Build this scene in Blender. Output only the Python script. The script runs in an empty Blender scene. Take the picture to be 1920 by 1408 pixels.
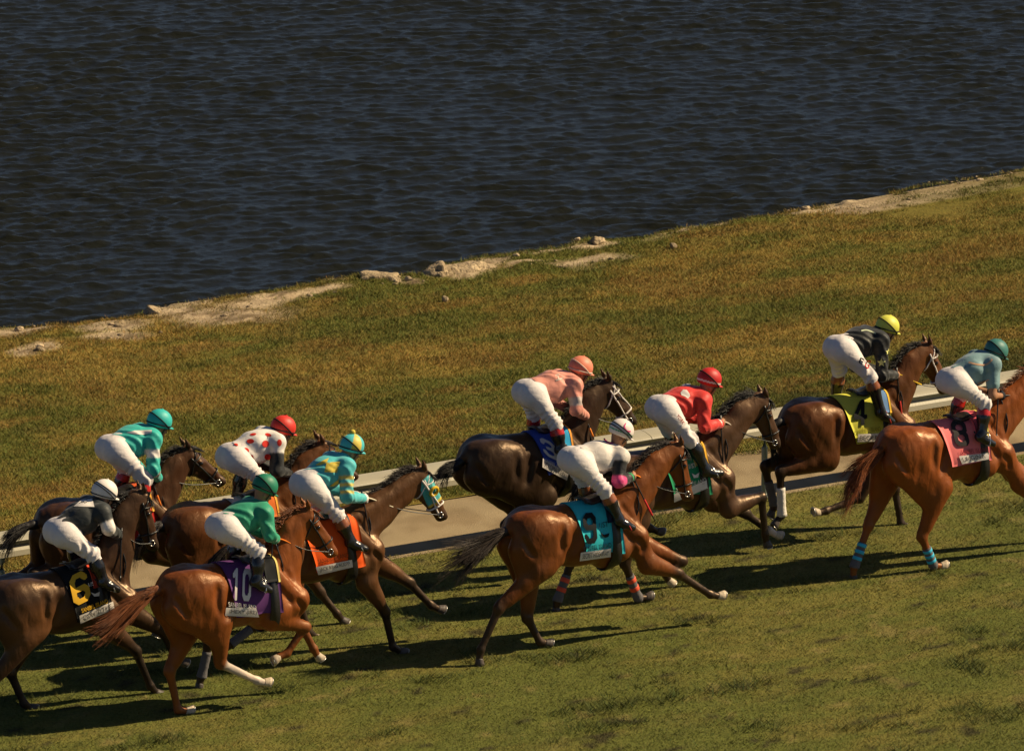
import bpy, math, random
import numpy as np
from mathutils import Vector, Matrix
random.seed(7); RNG = np.random.default_rng(7)
SC = bpy.context.scene
COL = SC.collection
R = math.radians

# ------------------------------------------------------------------ camera, sky, sun, exposure
F_PX, CXP, CYP = 14000.0, 960.0, 704.0            # focal length in photograph pixels, picture centre
PITCH = R(14.8)
CAM = np.array([0.0, -76.7, 22.9])
cam_d = bpy.data.cameras.new('camera')
cam_d.sensor_width = 36.0; cam_d.sensor_fit = 'HORIZONTAL'
cam_d.lens = F_PX / 1920.0 * 36.0
cam_d.clip_start = 1.0; cam_d.clip_end = 6000.0
cam = bpy.data.objects.new('camera', cam_d); COL.objects.link(cam)
cam.location = CAM; cam.rotation_euler = (math.pi / 2 - PITCH, 0, 0)
SC.camera = cam

PSI = R(31.0)                                     # race direction, anticlockwise from image-right
SUN_AZ = PSI - R(19.0); SUN_EL = R(38.0)
world = bpy.data.worlds.new('World'); SC.world = world; world.use_nodes = True
nt = world.node_tree
sky = nt.nodes.new('ShaderNodeTexSky'); sky.sky_type = 'NISHITA'; sky.sun_disc = False
sky.sun_elevation = SUN_EL; sky.sun_rotation = math.pi / 2 - SUN_AZ
sky.air_density = 0.5; sky.dust_density = 0.3; sky.ozone_density = 1.2
bg = nt.nodes['Background']; bg.inputs['Strength'].default_value = 0.05
nt.links.new(sky.outputs['Color'], bg.inputs['Color'])
sun_d = bpy.data.lights.new('sun', 'SUN'); sun_d.energy = 5.0; sun_d.angle = R(0.53); sun_d.color = (1.0, 0.81, 0.53)
sun = bpy.data.objects.new('sun', sun_d); COL.objects.link(sun)
sdir = Vector((math.cos(SUN_EL) * math.cos(SUN_AZ), math.cos(SUN_EL) * math.sin(SUN_AZ), math.sin(SUN_EL)))
sun.rotation_euler = sdir.to_track_quat('Z', 'Y').to_euler()
sun.location = sdir * 60
SC.view_settings.view_transform = 'Standard'; SC.view_settings.look = 'None'
SC.view_settings.exposure = 0.52; SC.view_settings.gamma = 1.0
SC.view_settings.use_curve_mapping = False
SC.cycles.max_bounces = 6; SC.cycles.transparent_max_bounces = 6
SC.cycles.use_denoising = True

# ------------------------------------------------------------------ picture <-> place
UPV = np.array([0, math.sin(PITCH), math.cos(PITCH)]); FWD = np.array([0, math.cos(PITCH), -math.sin(PITCH)])
def ray(px, py):
    d = np.array([1.0, 0, 0]) * ((px - CXP) / F_PX) - UPV * ((py - CYP) / F_PX) + FWD
    return d / np.linalg.norm(d)
def ground(px, py, z=0.0):
    d = ray(px, py); t = (z - CAM[2]) / d[2]
    return CAM + d * t
class Frame:
    """a local frame on the turf: x along the run, y to the left (away from the camera), z up"""
    def __init__(s, G, psi=PSI):
        s.G = np.array([G[0], G[1], 0.0]); s.psi = psi
        c, n = math.cos(psi), math.sin(psi)
        s.ex = np.array([c, n, 0]); s.ey = np.array([-n, c, 0]); s.ez = np.array([0, 0, 1.0])
        s.M = np.stack([s.ex, s.ey, s.ez])
        s.o = s.M @ (CAM - s.G)
    def ray(s, px, py): return s.M @ ray(px, py)
    def at(s, px, py, y):
        d = s.ray(px, py); t = (y - s.o[1]) / d[1]
        return s.o + d * t
    def world(s, p): return s.G + p[0] * s.ex + p[1] * s.ey + p[2] * s.ez

# ------------------------------------------------------------------ materials
def new_mat(name):
    m = bpy.data.materials.new(name); m.use_nodes = True
    return m, m.node_tree, m.node_tree.nodes['Principled BSDF']
MATS = {}
def plain(name, col, rough=0.6, metal=0.0, spec=0.5, noise=0.15, nscale=20.0, bump=0.0, bscale=60.0, coat=0.0, sheen=0.0):
    if name in MATS: return MATS[name]
    m, t, b = new_mat(name)
    tc = t.nodes.new('ShaderNodeTexCoord')
    nz = t.nodes.new('ShaderNodeTexNoise'); nz.inputs['Scale'].default_value = nscale; nz.inputs['Detail'].default_value = 5
    t.links.new(tc.outputs['Object'], nz.inputs['Vector'])
    mp = t.nodes.new('ShaderNodeMapRange'); mp.inputs['To Min'].default_value = 1 - noise; mp.inputs['To Max'].default_value = 1 + noise
    t.links.new(nz.outputs['Fac'], mp.inputs['Value'])
    mx = t.nodes.new('ShaderNodeMix'); mx.data_type = 'RGBA'; mx.blend_type = 'MULTIPLY'; mx.inputs['Factor'].default_value = 1
    mx.inputs['A'].default_value = (*col, 1); t.links.new(mp.outputs['Result'], mx.inputs['B'])
    t.links.new(mx.outputs['Result'], b.inputs['Base Color'])
    b.inputs['Roughness'].default_value = rough; b.inputs['Metallic'].default_value = metal
    b.inputs['Specular IOR Level'].default_value = spec; b.inputs['Coat Weight'].default_value = coat
    b.inputs['Sheen Weight'].default_value = sheen
    if bump:
        n2 = t.nodes.new('ShaderNodeTexNoise'); n2.inputs['Scale'].default_value = bscale; n2.inputs['Detail'].default_value = 4
        t.links.new(tc.outputs['Object'], n2.inputs['Vector'])
        bp = t.nodes.new('ShaderNodeBump'); bp.inputs['Strength'].default_value = bump; bp.inputs['Distance'].default_value = 0.02
        t.links.new(n2.outputs['Fac'], bp.inputs['Height']); t.links.new(bp.outputs['Normal'], b.inputs['Normal'])
    MATS[name] = m
    return m
def attr_mat(name, rough=0.5, spec=0.5, noise=0.2, nscale=8.0, bump=0.25, bscale=(30, 30, 30), bdist=0.02, sheen=0.0, coat=0.0, trans=0.0):
    """colour from the mesh's own 'Col' attribute (coat pattern, sewn panels), with grain and fine relief"""
    if name in MATS: return MATS[name]
    m, t, b = new_mat(name)
    at = t.nodes.new('ShaderNodeAttribute'); at.attribute_name = 'Col'
    tc = t.nodes.new('ShaderNodeTexCoord')
    nz = t.nodes.new('ShaderNodeTexNoise'); nz.inputs['Scale'].default_value = nscale; nz.inputs['Detail'].default_value = 6
    t.links.new(tc.outputs['Object'], nz.inputs['Vector'])
    mp = t.nodes.new('ShaderNodeMapRange'); mp.inputs['From Min'].default_value = .25; mp.inputs['From Max'].default_value = .75
    mp.inputs['To Min'].default_value = 1 - noise; mp.inputs['To Max'].default_value = 1 + noise
    t.links.new(nz.outputs['Fac'], mp.inputs['Value'])
    mx = t.nodes.new('ShaderNodeMix'); mx.data_type = 'RGBA'; mx.blend_type = 'MULTIPLY'; mx.inputs['Factor'].default_value = 1
    t.links.new(at.outputs['Color'], mx.inputs['A']); t.links.new(mp.outputs['Result'], mx.inputs['B'])
    t.links.new(mx.outputs['Result'], b.inputs['Base Color'])
    b.inputs['Roughness'].default_value = rough; b.inputs['Specular IOR Level'].default_value = spec
    b.inputs['Sheen Weight'].default_value = sheen; b.inputs['Coat Weight'].default_value = coat
    mpg = t.nodes.new('ShaderNodeMapping'); mpg.inputs['Scale'].default_value = bscale
    t.links.new(tc.outputs['Object'], mpg.inputs['Vector'])
    n2 = t.nodes.new('ShaderNodeTexNoise'); n2.inputs['Scale'].default_value = 1.0; n2.inputs['Detail'].default_value = 4; n2.inputs['Distortion'].default_value = .6
    t.links.new(mpg.outputs['Vector'], n2.inputs['Vector'])
    bp = t.nodes.new('ShaderNodeBump'); bp.inputs['Strength'].default_value = bump; bp.inputs['Distance'].default_value = bdist
    t.links.new(n2.outputs['Fac'], bp.inputs['Height']); t.links.new(bp.outputs['Normal'], b.inputs['Normal'])
    MATS[name] = m
    return m

# ------------------------------------------------------------------ objects
def mesh_obj(name, V, Fc, mat, parent=None, off=(0, 0, 0), smooth=True, col=None):
    me = bpy.data.meshes.new(name)
    V = np.asarray(V, float) - np.asarray(off, float)
    if isinstance(Fc, np.ndarray):
        n, k = Fc.shape
        me.vertices.add(len(V)); me.vertices.foreach_set('co', V.astype(np.float32).ravel())
        me.loops.add(n * k); me.loops.foreach_set('vertex_index', Fc.astype(np.int32).ravel())
        me.polygons.add(n); me.polygons.foreach_set('loop_start', np.arange(0, n * k, k, dtype=np.int32))
        try: me.polygons.foreach_set('loop_total', np.full(n, k, dtype=np.int32))
        except Exception: pass
        me.update(calc_edges=True)
    else:
        me.from_pydata([tuple(v) for v in V], [], [tuple(int(i) for i in f) for f in Fc]); me.update()
    me.validate()
    if smooth: me.polygons.foreach_set('use_smooth', np.ones(len(me.polygons), dtype=bool))
    if col is not None:
        a = me.color_attributes.new('Col', 'FLOAT_COLOR', 'POINT')
        c4 = np.ones((len(V), 4), np.float32); c4[:, :3] = col
        a.data.foreach_set('color', c4.ravel())
    if mat: me.materials.append(mat)
    o = bpy.data.objects.new(name, me); COL.objects.link(o)
    if parent: o.parent = parent
    return o
def tag(o, label=None, cat=None, group=None, kind=None):
    if label: o['label'] = label
    if cat: o['category'] = cat
    if group: o['group'] = group
    if kind: o['kind'] = kind
    return o
def root(name, fr, off, label, cat, group=None):
    o = bpy.data.objects.new(name, None); COL.objects.link(o)
    o.empty_display_size = 0.2
    o.location = fr.world(np.asarray(off, float)); o.rotation_euler = (0, 0, fr.psi)
    return tag(o, label, cat, group)

def tube(P, r, n=8, cap=True, flat=1.0, flatdir=None):
    """tube along points P with radius r (scalar or list); flat <1 squashes along flatdir"""
    P = np.asarray(P, float); m = len(P); r = np.broadcast_to(np.asarray(r, float), (m,))
    T = np.gradient(P, axis=0); T /= np.linalg.norm(T, axis=1)[:, None] + 1e-9
    ref = np.array([0, 0, 1.0]) if flatdir is None else np.asarray(flatdir, float)
    V = []
    for i in range(m):
        a = ref - T[i] * np.dot(ref, T[i])
        if np.linalg.norm(a) < 1e-3: a = np.cross(T[i], [0.3, 1, 0.2])
        a /= np.linalg.norm(a); b = np.cross(T[i], a)
        for j in range(n):
            th = 2 * math.pi * j / n
            V.append(P[i] + r[i] * (flat * math.cos(th) * a + math.sin(th) * b))
    Fc = []
    for i in range(m - 1):
        for j in range(n):
            k = (j + 1) % n
            Fc.append((i * n + j, i * n + k, (i + 1) * n + k, (i + 1) * n + j))
    if cap: Fc.append(tuple(range(n - 1, -1, -1))); Fc.append(tuple((m - 1) * n + j for j in range(n)))
    return V, Fc
def join(*parts):
    V, Fc = [], []
    for v, f in parts:
        o = len(V); V += list(v); Fc += [tuple(i + o for i in q) for q in f]
    return V, Fc
def spline(P, n):
    """Catmull-Rom through P"""
    P = np.asarray(P, float); Q = np.vstack([2 * P[0] - P[1], P, 2 * P[-1] - P[-2]])
    out = []
    for s in np.linspace(0, len(P) - 1 - 1e-6, n):
        i = int(s); u = s - i
        a, b, c, d = Q[i:i + 4]
        out.append(.5 * (2 * b + (c - a) * u + (2 * a - 5 * b + 4 * c - d) * u * u + (3 * b - a - 3 * c + d) * u ** 3))
    return np.array(out)

# ------------------------------------------------------------------ implicit surfaces (bodies, clothes)
class RC:                                           # tapered capsule, optionally squeezed sideways
    def __init__(s, a, b, ra, rb, ys=1.0, k=.04, tag='', sub=False):
        s.a = np.array(a, float); s.b = np.array(b, float); s.ra, s.rb, s.ys, s.k, s.tag, s.sub = ra, rb, ys, k, tag, sub
        r = max(ra, rb); lo = np.minimum(s.a - ra, s.b - rb); hi = np.maximum(s.a + ra, s.b + rb)
        s.lo, s.hi = lo, hi
    def d(s, p, grow=0.0):
        sc = np.array([1, 1 / s.ys, 1.0]); a = s.a * sc; ba = s.b * sc - a
        q = p * sc - a
        h = np.clip((q @ ba) / max(ba @ ba, 1e-9), 0, 1)
        return (np.linalg.norm(q - h[..., None] * ba, axis=-1) - (s.ra + (s.rb - s.ra) * h)) * (.5 + .5 * min(s.ys, 1)) - grow
    def h(s, p):
        ba = s.b - s.a
        return np.clip(((p - s.a) @ ba) / max(ba @ ba, 1e-9), 0, 1)
class EL:                                           # ellipsoid, pitched in the x-z plane, optionally yawed
    def __init__(s, c, r, pitch=0.0, k=.04, tag='', sub=False, M=None):
        s.c = np.array(c, float); s.r = np.array(r, float); s.k, s.tag, s.sub = k, tag, sub
        cp, sp = math.cos(pitch), math.sin(pitch)
        s.M = np.array([[cp, 0, sp], [0, 1, 0], [-sp, 0, cp]]) if M is None else np.asarray(M, float)
        m = np.sqrt(((s.M.T * s.r) ** 2).sum(1)); s.lo, s.hi = s.c - m, s.c + m
    def d(s, p, grow=0.0):
        q = (p - s.c) @ s.M.T
        k0 = np.linalg.norm(q / s.r, axis=-1); k1 = np.linalg.norm(q / (s.r * s.r), axis=-1) + 1e-9
        return k0 * (k0 - 1) / k1 - grow
    def h(s, p): return np.zeros(p.shape[:-1])
def smin(a, b, k):
    h = np.maximum(k - np.abs(a - b), 0) / k
    return np.minimum(a, b) - h * h * k * .25
def smax(a, b, k): return -smin(-a, -b, k)
def field(prims, p, grow=0.0):
    f = np.full(p.shape[:-1], 1.0)
    for q in prims:
        dd = q.d(p, 0 if q.sub else grow)
        f = smax(f, -dd, q.k) if q.sub else smin(f, dd, q.k)
    return f
def surface(prims, h, grow=0.0, post=None, smooth=1):
    """mesh the smooth union of prims on a grid of step h (surface nets); post(p, f) may cut or ripple the field"""
    pos = [q for q in prims if not q.sub]
    lo = np.min([q.lo for q in pos], axis=0) - grow - 3 * h - .02; hi = np.max([q.hi for q in pos], axis=0) + grow + 3 * h + .02
    n = np.ceil((hi - lo) / h).astype(int) + 1
    ax = [lo[i] + h * np.arange(n[i]) for i in range(3)]
    Fd = np.full(n, .5, np.float64)
    for q in prims:
        m = q.k + 2.5 * h + grow + .02
        i0 = np.maximum(np.floor((q.lo - m - lo) / h).astype(int), 0); i1 = np.minimum(np.ceil((q.hi + m - lo) / h).astype(int) + 1, n)
        if np.any(i1 <= i0): continue
        X, Y, Z = np.meshgrid(ax[0][i0[0]:i1[0]], ax[1][i0[1]:i1[1]], ax[2][i0[2]:i1[2]], indexing='ij')
        P = np.stack([X, Y, Z], -1)
        sl = tuple(slice(i0[i], i1[i]) for i in range(3))
        dd = q.d(P, 0 if q.sub else grow)
        Fd[sl] = smax(Fd[sl], -dd, q.k) if q.sub else smin(Fd[sl], dd, q.k)
    if post is not None:
        X, Y, Z = np.meshgrid(*ax, indexing='ij')
        Fd = post(np.stack([X, Y, Z], -1), Fd)
    S = Fd < 0
    c8 = [(i, j, k) for i in (0, 1) for j in (0, 1) for k in (0, 1)]
    cnt = sum(S[i:n[0] - 1 + i, j:n[1] - 1 + j, k:n[2] - 1 + k].astype(np.int8) for i, j, k in c8)
    act = (cnt > 0) & (cnt < 8)
    I = np.argwhere(act)
    idx = np.full(act.shape, -1, np.int64); idx[act] = np.arange(len(I))
    acc = np.zeros((len(I), 3)); num = np.zeros(len(I))
    val = {c: Fd[I[:, 0] + c[0], I[:, 1] + c[1], I[:, 2] + c[2]] for c in c8}
    for a in c8:
        for axn in range(3):
            if a[axn]: continue
            b = list(a); b[axn] = 1; b = tuple(b)
            va, vb = val[a], val[b]; cr = (va < 0) != (vb < 0)
            t = np.where(cr, va / np.where(cr, va - vb, 1), 0)
            p = np.array(a, float)[None] + np.zeros((len(I), 1)); p[:, axn] = t
            acc[cr] += p[cr]; num[cr] += 1
    V = lo + h * (I + acc / num[:, None])
    quads = []
    for axn in range(3):
        u, w = (axn + 1) % 3, (axn + 2) % 3
        A = np.moveaxis(S, axn, 0)
        cr = A[:-1] != A[1:]
        E = np.argwhere(np.moveaxis(cr, 0, axn)) if False else None
        sl0 = [slice(None)] * 3; sl1 = [slice(None)] * 3; sl0[axn] = slice(0, -1); sl1[axn] = slice(1, None)
        C = S[tuple(sl0)] != S[tuple(sl1)]
        C_ = C.copy()
        e = np.argwhere(C_)
        e = e[(e[:, u] > 0) & (e[:, w] > 0) & (e[:, u] < n[u] - 1) & (e[:, w] < n[w] - 1)]
        ins = S[e[:, 0], e[:, 1], e[:, 2]]
        def cell(du, dw):
            g = e.copy(); g[:, u] -= du; g[:, w] -= dw
            return idx[g[:, 0], g[:, 1], g[:, 2]]
        q = np.stack([cell(1, 1), cell(0, 1), cell(0, 0), cell(1, 0)], 1)
        q[~ins] = q[~ins][:, ::-1]
        quads.append(q)
    Q = np.concatenate(quads); Q = Q[(Q >= 0).all(1)]
    for _ in range(smooth): V = relax(V, Q)
    return V, Q
def relax(A, Q, w=.5):
    s = np.zeros_like(A); c = np.zeros(len(A))
    for i in range(4):
        for j in (1, 3):
            k = (i + j) % 4
            np.add.at(s, Q[:, i], A[Q[:, k]]); np.add.at(c, Q[:, i], 1)
    c = np.maximum(c, 1)
    return A * (1 - w) + w * s / c[:, None]
def trace(prims, o, D, grow=0.0, t0=None, cut=None):
    """march rays from o along D (N,3) to the surface"""
    def march(t, D, n):
        for _ in range(n):
            p = o + D * t[:, None]; f = field(prims, p, grow)
            if cut is not None: f = cut(p, f)
            t = t + np.clip(f * .75, -.05, .4)
        return t
    Dc = D[:: max(1, len(D) // 5)]; tc = march(np.full(len(Dc), 70.0), Dc, 100)
    okc = np.abs(field(prims, o + Dc * tc[:, None], grow)) < .035
    t = march(np.full(len(D), (tc[okc].min() if okc.any() else tc.min()) - .12), D, 26)
    return o + D * t[:, None], np.abs(field(prims, o + D * t[:, None], grow)) < .035
def cast_out(prims, c, dirs, grow=0.0, r0=.02, rmax=.9):
    """surface point from inside point c going outward along dirs"""
    c = np.broadcast_to(np.asarray(c, float), dirs.shape)
    ts = np.linspace(r0, rmax, 48)
    P = c[:, None, :] + dirs[:, None, :] * ts[None, :, None]
    f = field(prims, P, grow)
    inside = f < 0
    last = inside.shape[1] - 1 - np.argmax(inside[:, ::-1], axis=1)
    first = np.argmax(~inside, axis=1); first = np.where(inside.all(1), len(ts) - 1, first)
    i = np.clip(first, 1, len(ts) - 1)
    fa = f[np.arange(len(i)), i - 1]; fb = f[np.arange(len(i)), i]
    u = np.clip(fa / (fa - fb + 1e-9), 0, 1)
    t = ts[i - 1] + u * (ts[i] - ts[i - 1])
    return c + dirs * t[:, None]
def vnoise(p, s, seed=0):
    """cheap smooth 3-D ripple noise in [-1,1]"""
    r = np.random.default_rng(seed); f = 0
    for i in range(6):
        k = r.normal(size=3); k /= np.linalg.norm(k); k *= s * (0.6 + 1.1 * r.random())
        f = f + np.sin(p @ k + r.random() * 6.28 + 1.3 * np.sin(p @ (r.normal(size=3) * s * .4)))
    return f / 6

# ================================================================== THE SETTING
RL = Frame(ground(960, 1175 - .17 * 960))           # rail frame: x along the rail, y towards the lake
def rl(px, py, z=0.0):
    g = ground(px, py, z); q = RL.M @ (g - RL.G); return q
PATH_W = rl(960, 1079 - .17 * 960)[1]
_r = np.random.default_rng(11); LAT = _r.random((256, 256))
def vn2(x, y):
    xi = np.floor(x).astype(int); yi = np.floor(y).astype(int); u = x - xi; v = y - yi
    u = u * u * (3 - 2 * u); v = v * v * (3 - 2 * v)
    g = lambda a, b: LAT[a & 255, b & 255]
    return (g(xi, yi) * (1 - u) + g(xi + 1, yi) * u) * (1 - v) + (g(xi, yi + 1) * (1 - u) + g(xi + 1, yi + 1) * u) * v
def fbm(x, y, o=4, g=.5):
    s = 0; a = 1; n = 0
    for i in range(o):
        s = s + a * vn2(x * 2 ** i + 17.3 * i, y * 2 ** i + 5.1 * i); n += a; a *= g
    return s / n
def sstep(a, b, x):
    t = np.clip((x - a) / (b - a), 0, 1); return t * t * (3 - 2 * t)
def mixc(a, b, t): return np.asarray(a) * (1 - t[..., None]) + np.asarray(b) * t[..., None]

SHORE_PX = [(-260, 652), (-100, 630), (0, 613), (130, 607), (268, 589), (292, 578), (400, 556), (520, 541), (620, 520), (690, 511), (735, 514), (770, 514),
            (800, 508), (830, 494), (935, 478), (1080, 455), (1120, 448), (1165, 448), (1290, 420), (1465, 400), (1500, 389), (1640, 374), (1700, 352), (1830, 331), (1920, 318), (2080, 292), (2250, 268)]
SH = np.array([rl(px_, py_ - 6)[:2] for px_, py_ in SHORE_PX])
SH = SH[np.argsort(SH[:, 0])]
SH = np.vstack([[-500, SH[0, 1] + .5], [-30, SH[0, 1] + .2], SH, [35, SH[-1, 1] + .3], [500, SH[-1, 1] + 4]])
def shore(x):
    return np.interp(x, SH[:, 0], SH[:, 1]) + .26 * (fbm(x * 1.7, x * 0 + 3, 5, .6) - .5)
SAND_PX = [(40, 618, 70, 8), (60, 655, 50, 7), (190, 612, 70, 9), (210, 632, 50, 8), (330, 580, 60, 14), (420, 590, 90, 15), (500, 560, 90, 9), (610, 545, 50, 5), (720, 517, 34, 8), (760, 530, 26, 4),
           (860, 503, 60, 12), (930, 490, 40, 8), (1090, 458, 50, 8), (1010, 470, 50, 5), (1110, 491, 60, 5), (1000, 496, 40, 3), (1260, 428, 60, 4), (1500, 396, 45, 6), (1600, 385, 70, 13), (1690, 380, 60, 4), (1760, 350, 70, 7), (1870, 332, 60, 6), (1800, 338, 40, 4)]
SAND = []
for (a, b, ra, rb) in SAND_PX:
    c = rl(a, b); SAND.append((c[0], c[1], ra / 150.0 * 1.5, rb / 40.0 * 1.6))
def sand_mask(x, y):
    s = np.zeros_like(x)
    wx = x + .5 * (fbm(x * 1.3, y * 1.3, 3) - .5); wy = y + .7 * (fbm(x * 1.1 + 40, y * 1.5, 4) - .5)
    for (cx, cy, rx, ry) in SAND:
        s = np.maximum(s, 1 - sstep(.35, 1.25, np.sqrt(((wx - cx) / rx) ** 2 + ((wy - cy) / ry) ** 2)))
    edge = shore(x) - y
    s = np.maximum(s, .9 * (1 - sstep(.05, .75, edge)) * sstep(.36, .56, fbm(x * .9 + 9, y * .5, 3)))
    s = s * sstep(.18, .42, s + 1.5 * (fbm(x * 3.2, y * 5.5, 5, .62) - .43))
    return np.clip(s, 0, 1)
def bank_col(x, y):
    e = shore(x) - y
    n1 = fbm(x * .28 + 3, y * .7, 4); n2 = fbm(x * 1.3 + 31, y * 2.6 + 7, 4); n3 = fbm(x * 5 + 1, y * 7, 3)
    green = np.array([.140, .138, .025]); dry = np.array([.295, .205, .045]); dark = np.array([.060, .068, .016]); rust = np.array([.235, .150, .036])
    c = mixc(green, dry, sstep(.40, .62, .55 * n1 + .45 * n2))
    strip = np.exp(-((y - PATH_W - 1.6) / .8) ** 2) * sstep(-1.5, 2.5, x)
    c = mixc(c, dark, np.clip(sstep(.52, .70, n2 * .6 + n3 * .4) * .55 + strip * .75 * sstep(.35, .55, n2), 0, .9))
    lush = (1 - sstep(1.2, 3.4, e)) * (1 - sstep(-4.5, -1.0, x))
    c = mixc(c, np.array([.200, .195, .036]), .65 * lush)
    c = mixc(c, rust, .7 * sstep(.60, .75, fbm(x * .8 + 60, y * 2.2 + 3, 3)))
    return c * (.72 + .56 * n3)[..., None]
def turf_col(x, y):
    n1 = fbm(x * .35 + 8, y * .9 + 2, 4); n2 = fbm(x * 1.6 + 5, y * 5 + 11, 4); n3 = fbm(x * 6, y * 9, 3)
    g = np.array([.104, .112, .023]); d = np.array([.168, .145, .034]); k = np.array([.058, .066, .015])
    c = mixc(g, d, .85 * sstep(.40, .66, .5 * n1 + .5 * n2))
    c = mixc(c, k, .75 * sstep(.56, .74, n2 * .55 + n3 * .45))
    c = mixc(c, np.array([.19, .155, .05]), .8 * sstep(.70, .80, fbm(x * 3 + 71, y * 4, 3)))
    c = mixc(c, np.array([.040, .034, .016]), .85 * sstep(.735, .79, fbm(x * 2.4 + 33, y * 5 + 6, 3)))                # cut-up divots
    return c * (.75 + .5 * n3)[..., None]

soil = attr_mat('soil_and_thatch', rough=.95, spec=.1, noise=.35, nscale=25, bump=.6, bscale=(40, 40, 40), bdist=.03)
def sheet(name, X, Y, zf, colf, mat, kind='structure', off_edge=None):
    U, W = np.meshgrid(X, np.arange(len(Y)), indexing='ij')
    YY = np.asarray(Y, float)[None, :] + 0 * U if not callable(off_edge) else off_edge(U, np.asarray(Y, float)[None, :] + 0 * U)
    Z = zf(U, YY, W)
    V = RL.G + U[..., None] * RL.ex + YY[..., None] * RL.ey + Z[..., None] * RL.ez
    nx, ny = U.shape; I = np.arange(nx * ny).reshape(nx, ny)
    Q = np.stack([I[:-1, :-1], I[1:, :-1], I[1:, 1:], I[:-1, 1:]], -1).reshape(-1, 4)
    o = mesh_obj(name, V.reshape(-1, 3), Q, mat, col=colf(U, YY).reshape(-1, 3))
    return tag(o, kind=kind)
XD = np.concatenate([[-500, -120, -45, -25, -16], np.arange(-12, 12.01, .1), [16, 25, 45, 120, 500]])
def turf_z(x, y): return .03 * (fbm(x * .5, y * .5 + 9, 3) - .5) + .012 * (fbm(x * 4, y * 4, 3) - .5)
YT = np.concatenate([[-300, -100, -40, -20], np.arange(-13, -.01, .1), [0.02]])
sheet('turf_course', XD, YT, lambda x, y, w: turf_z(x, y) * (y < -.05) * (y > -15), turf_col, soil)
def path_col(x, y):
    n = fbm(x * 3, y * 3, 5); n2 = fbm(x * .6 + 4, y * 2, 3)
    c = mixc([.235, .172, .095], [.315, .24, .138], sstep(.35, .65, n)); return c * (.85 + .3 * n2)[..., None]
gravel = attr_mat('crushed_limestone_path', rough=.95, spec=.15, noise=.22, nscale=90, bump=.7, bscale=(120, 120, 120), bdist=.012)
sheet('service_path', XD, np.linspace(.02, PATH_W, 18), lambda x, y, w: -.012 + .010 * (fbm(x * 3, y * 3, 3) - .5), path_col, gravel)
WATER_Z = -.42
NB = 150
def bank_y(U, T): return PATH_W + np.minimum(T, 1) * (shore(U) - PATH_W)
TB = np.concatenate([np.linspace(0, 1, NB) ** .9, [1.0, 1.0, 1.0, 1.0]])
def bank_yy(U, T):
    y = bank_y(U, T); 
    for k, dx in ((NB, .05), (NB + 1, .10), (NB + 2, .18), (NB + 3, 1.5)): y[:, k] += dx
    return y
def bank_z(x, y):
    e = shore(x) - y
    return .05 * (fbm(x * .6 + 2, y * .6, 3) - .5) * sstep(0, .5, y - PATH_W) + .07 * (fbm(x * 2.5, y * 2.5, 3) - .5) * (1 - sstep(.5, 2.5, e)) + .06 * (fbm(x * 6 + 7, y * 6, 3) - .5) * (1 - sstep(.3, 1.6, e)) + .02 * (fbm(x * 8, y * 8, 3) - .5) * sstep(0, .3, y - PATH_W)
def bank_zz(x, y, w):
    z = bank_z(x, y) - .06 * (1 - sstep(0, .35, shore(x) - y)) * (w < NB)
    z[:, NB] = -.16 + .05 * (fbm(x[:, NB] * 5, x[:, NB] * 0, 3) - .5); z[:, NB + 1] = -.30; z[:, NB + 2] = -.5; z[:, NB + 3] = -1.6
    return z
def bank_ground_col(x, y):
    s = sand_mask(x, y); n = fbm(x * 6, y * 6, 4)
    sand = mixc([.30, .22, .13], [.50, .39, .25], n) * (.35 + 1.25 * fbm(x * 2.5 + 4, y * 5, 6, .7))[..., None]
    sand = mixc(sand, np.array([.13, .09, .05]), .9 * sstep(.50, .66, fbm(x * 3 + 50, y * 8 + 3, 5, .65)))
    c = mixc(bank_col(x, y) * .8, sand, s)
    under = sstep(-.02, .06, y - shore(x))
    return mixc(c, np.array([.16, .12, .075]), under * .8)
sheet('grass_bank', XD, TB, bank_zz, bank_ground_col, soil, off_edge=bank_yy)

# ---- grass blades
grass_m = attr_mat('grass_blades', rough=.75, spec=.18, noise=.2, nscale=3, bump=0, trans=.3)
def blades(name, x, y, z, col, hgt, wid, lean, label):
    n = len(x); r = np.random.default_rng(len(name))
    a = r.random(n) * 2 * math.pi; la = r.random(n) * 2 * math.pi
    base = np.stack([x, y, z - .004], 1)
    dx = np.stack([np.cos(a), np.sin(a), 0 * a], 1) * (wid * .5)[:, None]
    tip = base + np.stack([np.cos(la) * lean * hgt, np.sin(la) * lean * hgt, hgt], 1)
    V = np.stack([base - dx, base + dx, tip], 1).reshape(-1, 3)
    V = RL.G + V[:, :1] * RL.ex + V[:, 1:2] * RL.ey + V[:, 2:] * RL.ez
    Q = np.arange(3 * n).reshape(-1, 3)
    o = mesh_obj(name, V, Q, grass_m, smooth=False, col=np.repeat(col, 3, axis=0))
    return tag(o, label, 'grass', kind='stuff')
def scatter(n, y0, y1, seed):
    """uniform points over the stretch of ground the place shows, with a margin all round"""
    r = np.random.default_rng(seed)
    wx = r.uniform(-8.6, 8.6, n); wy = r.uniform(y0, y1, n)
    P = np.stack([wx, wy, 0 * wx], 1) - RL.G
    return P @ RL.ex, P @ RL.ey, r
GT = ground(960, 1408)[1] - 1.2; GB = ground(960, 300)[1] + .5
x, y, r_ = scatter(900000, GT, GB, 5)
m = y < -.06 + .5 * (fbm(x * 1.5 + 3, x * 0 + 8, 4) - .38).clip(0); xt, yt = x[m], y[m]
keep = r_.random(len(xt)) < .92; xt, yt = xt[keep], yt[keep]
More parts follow.
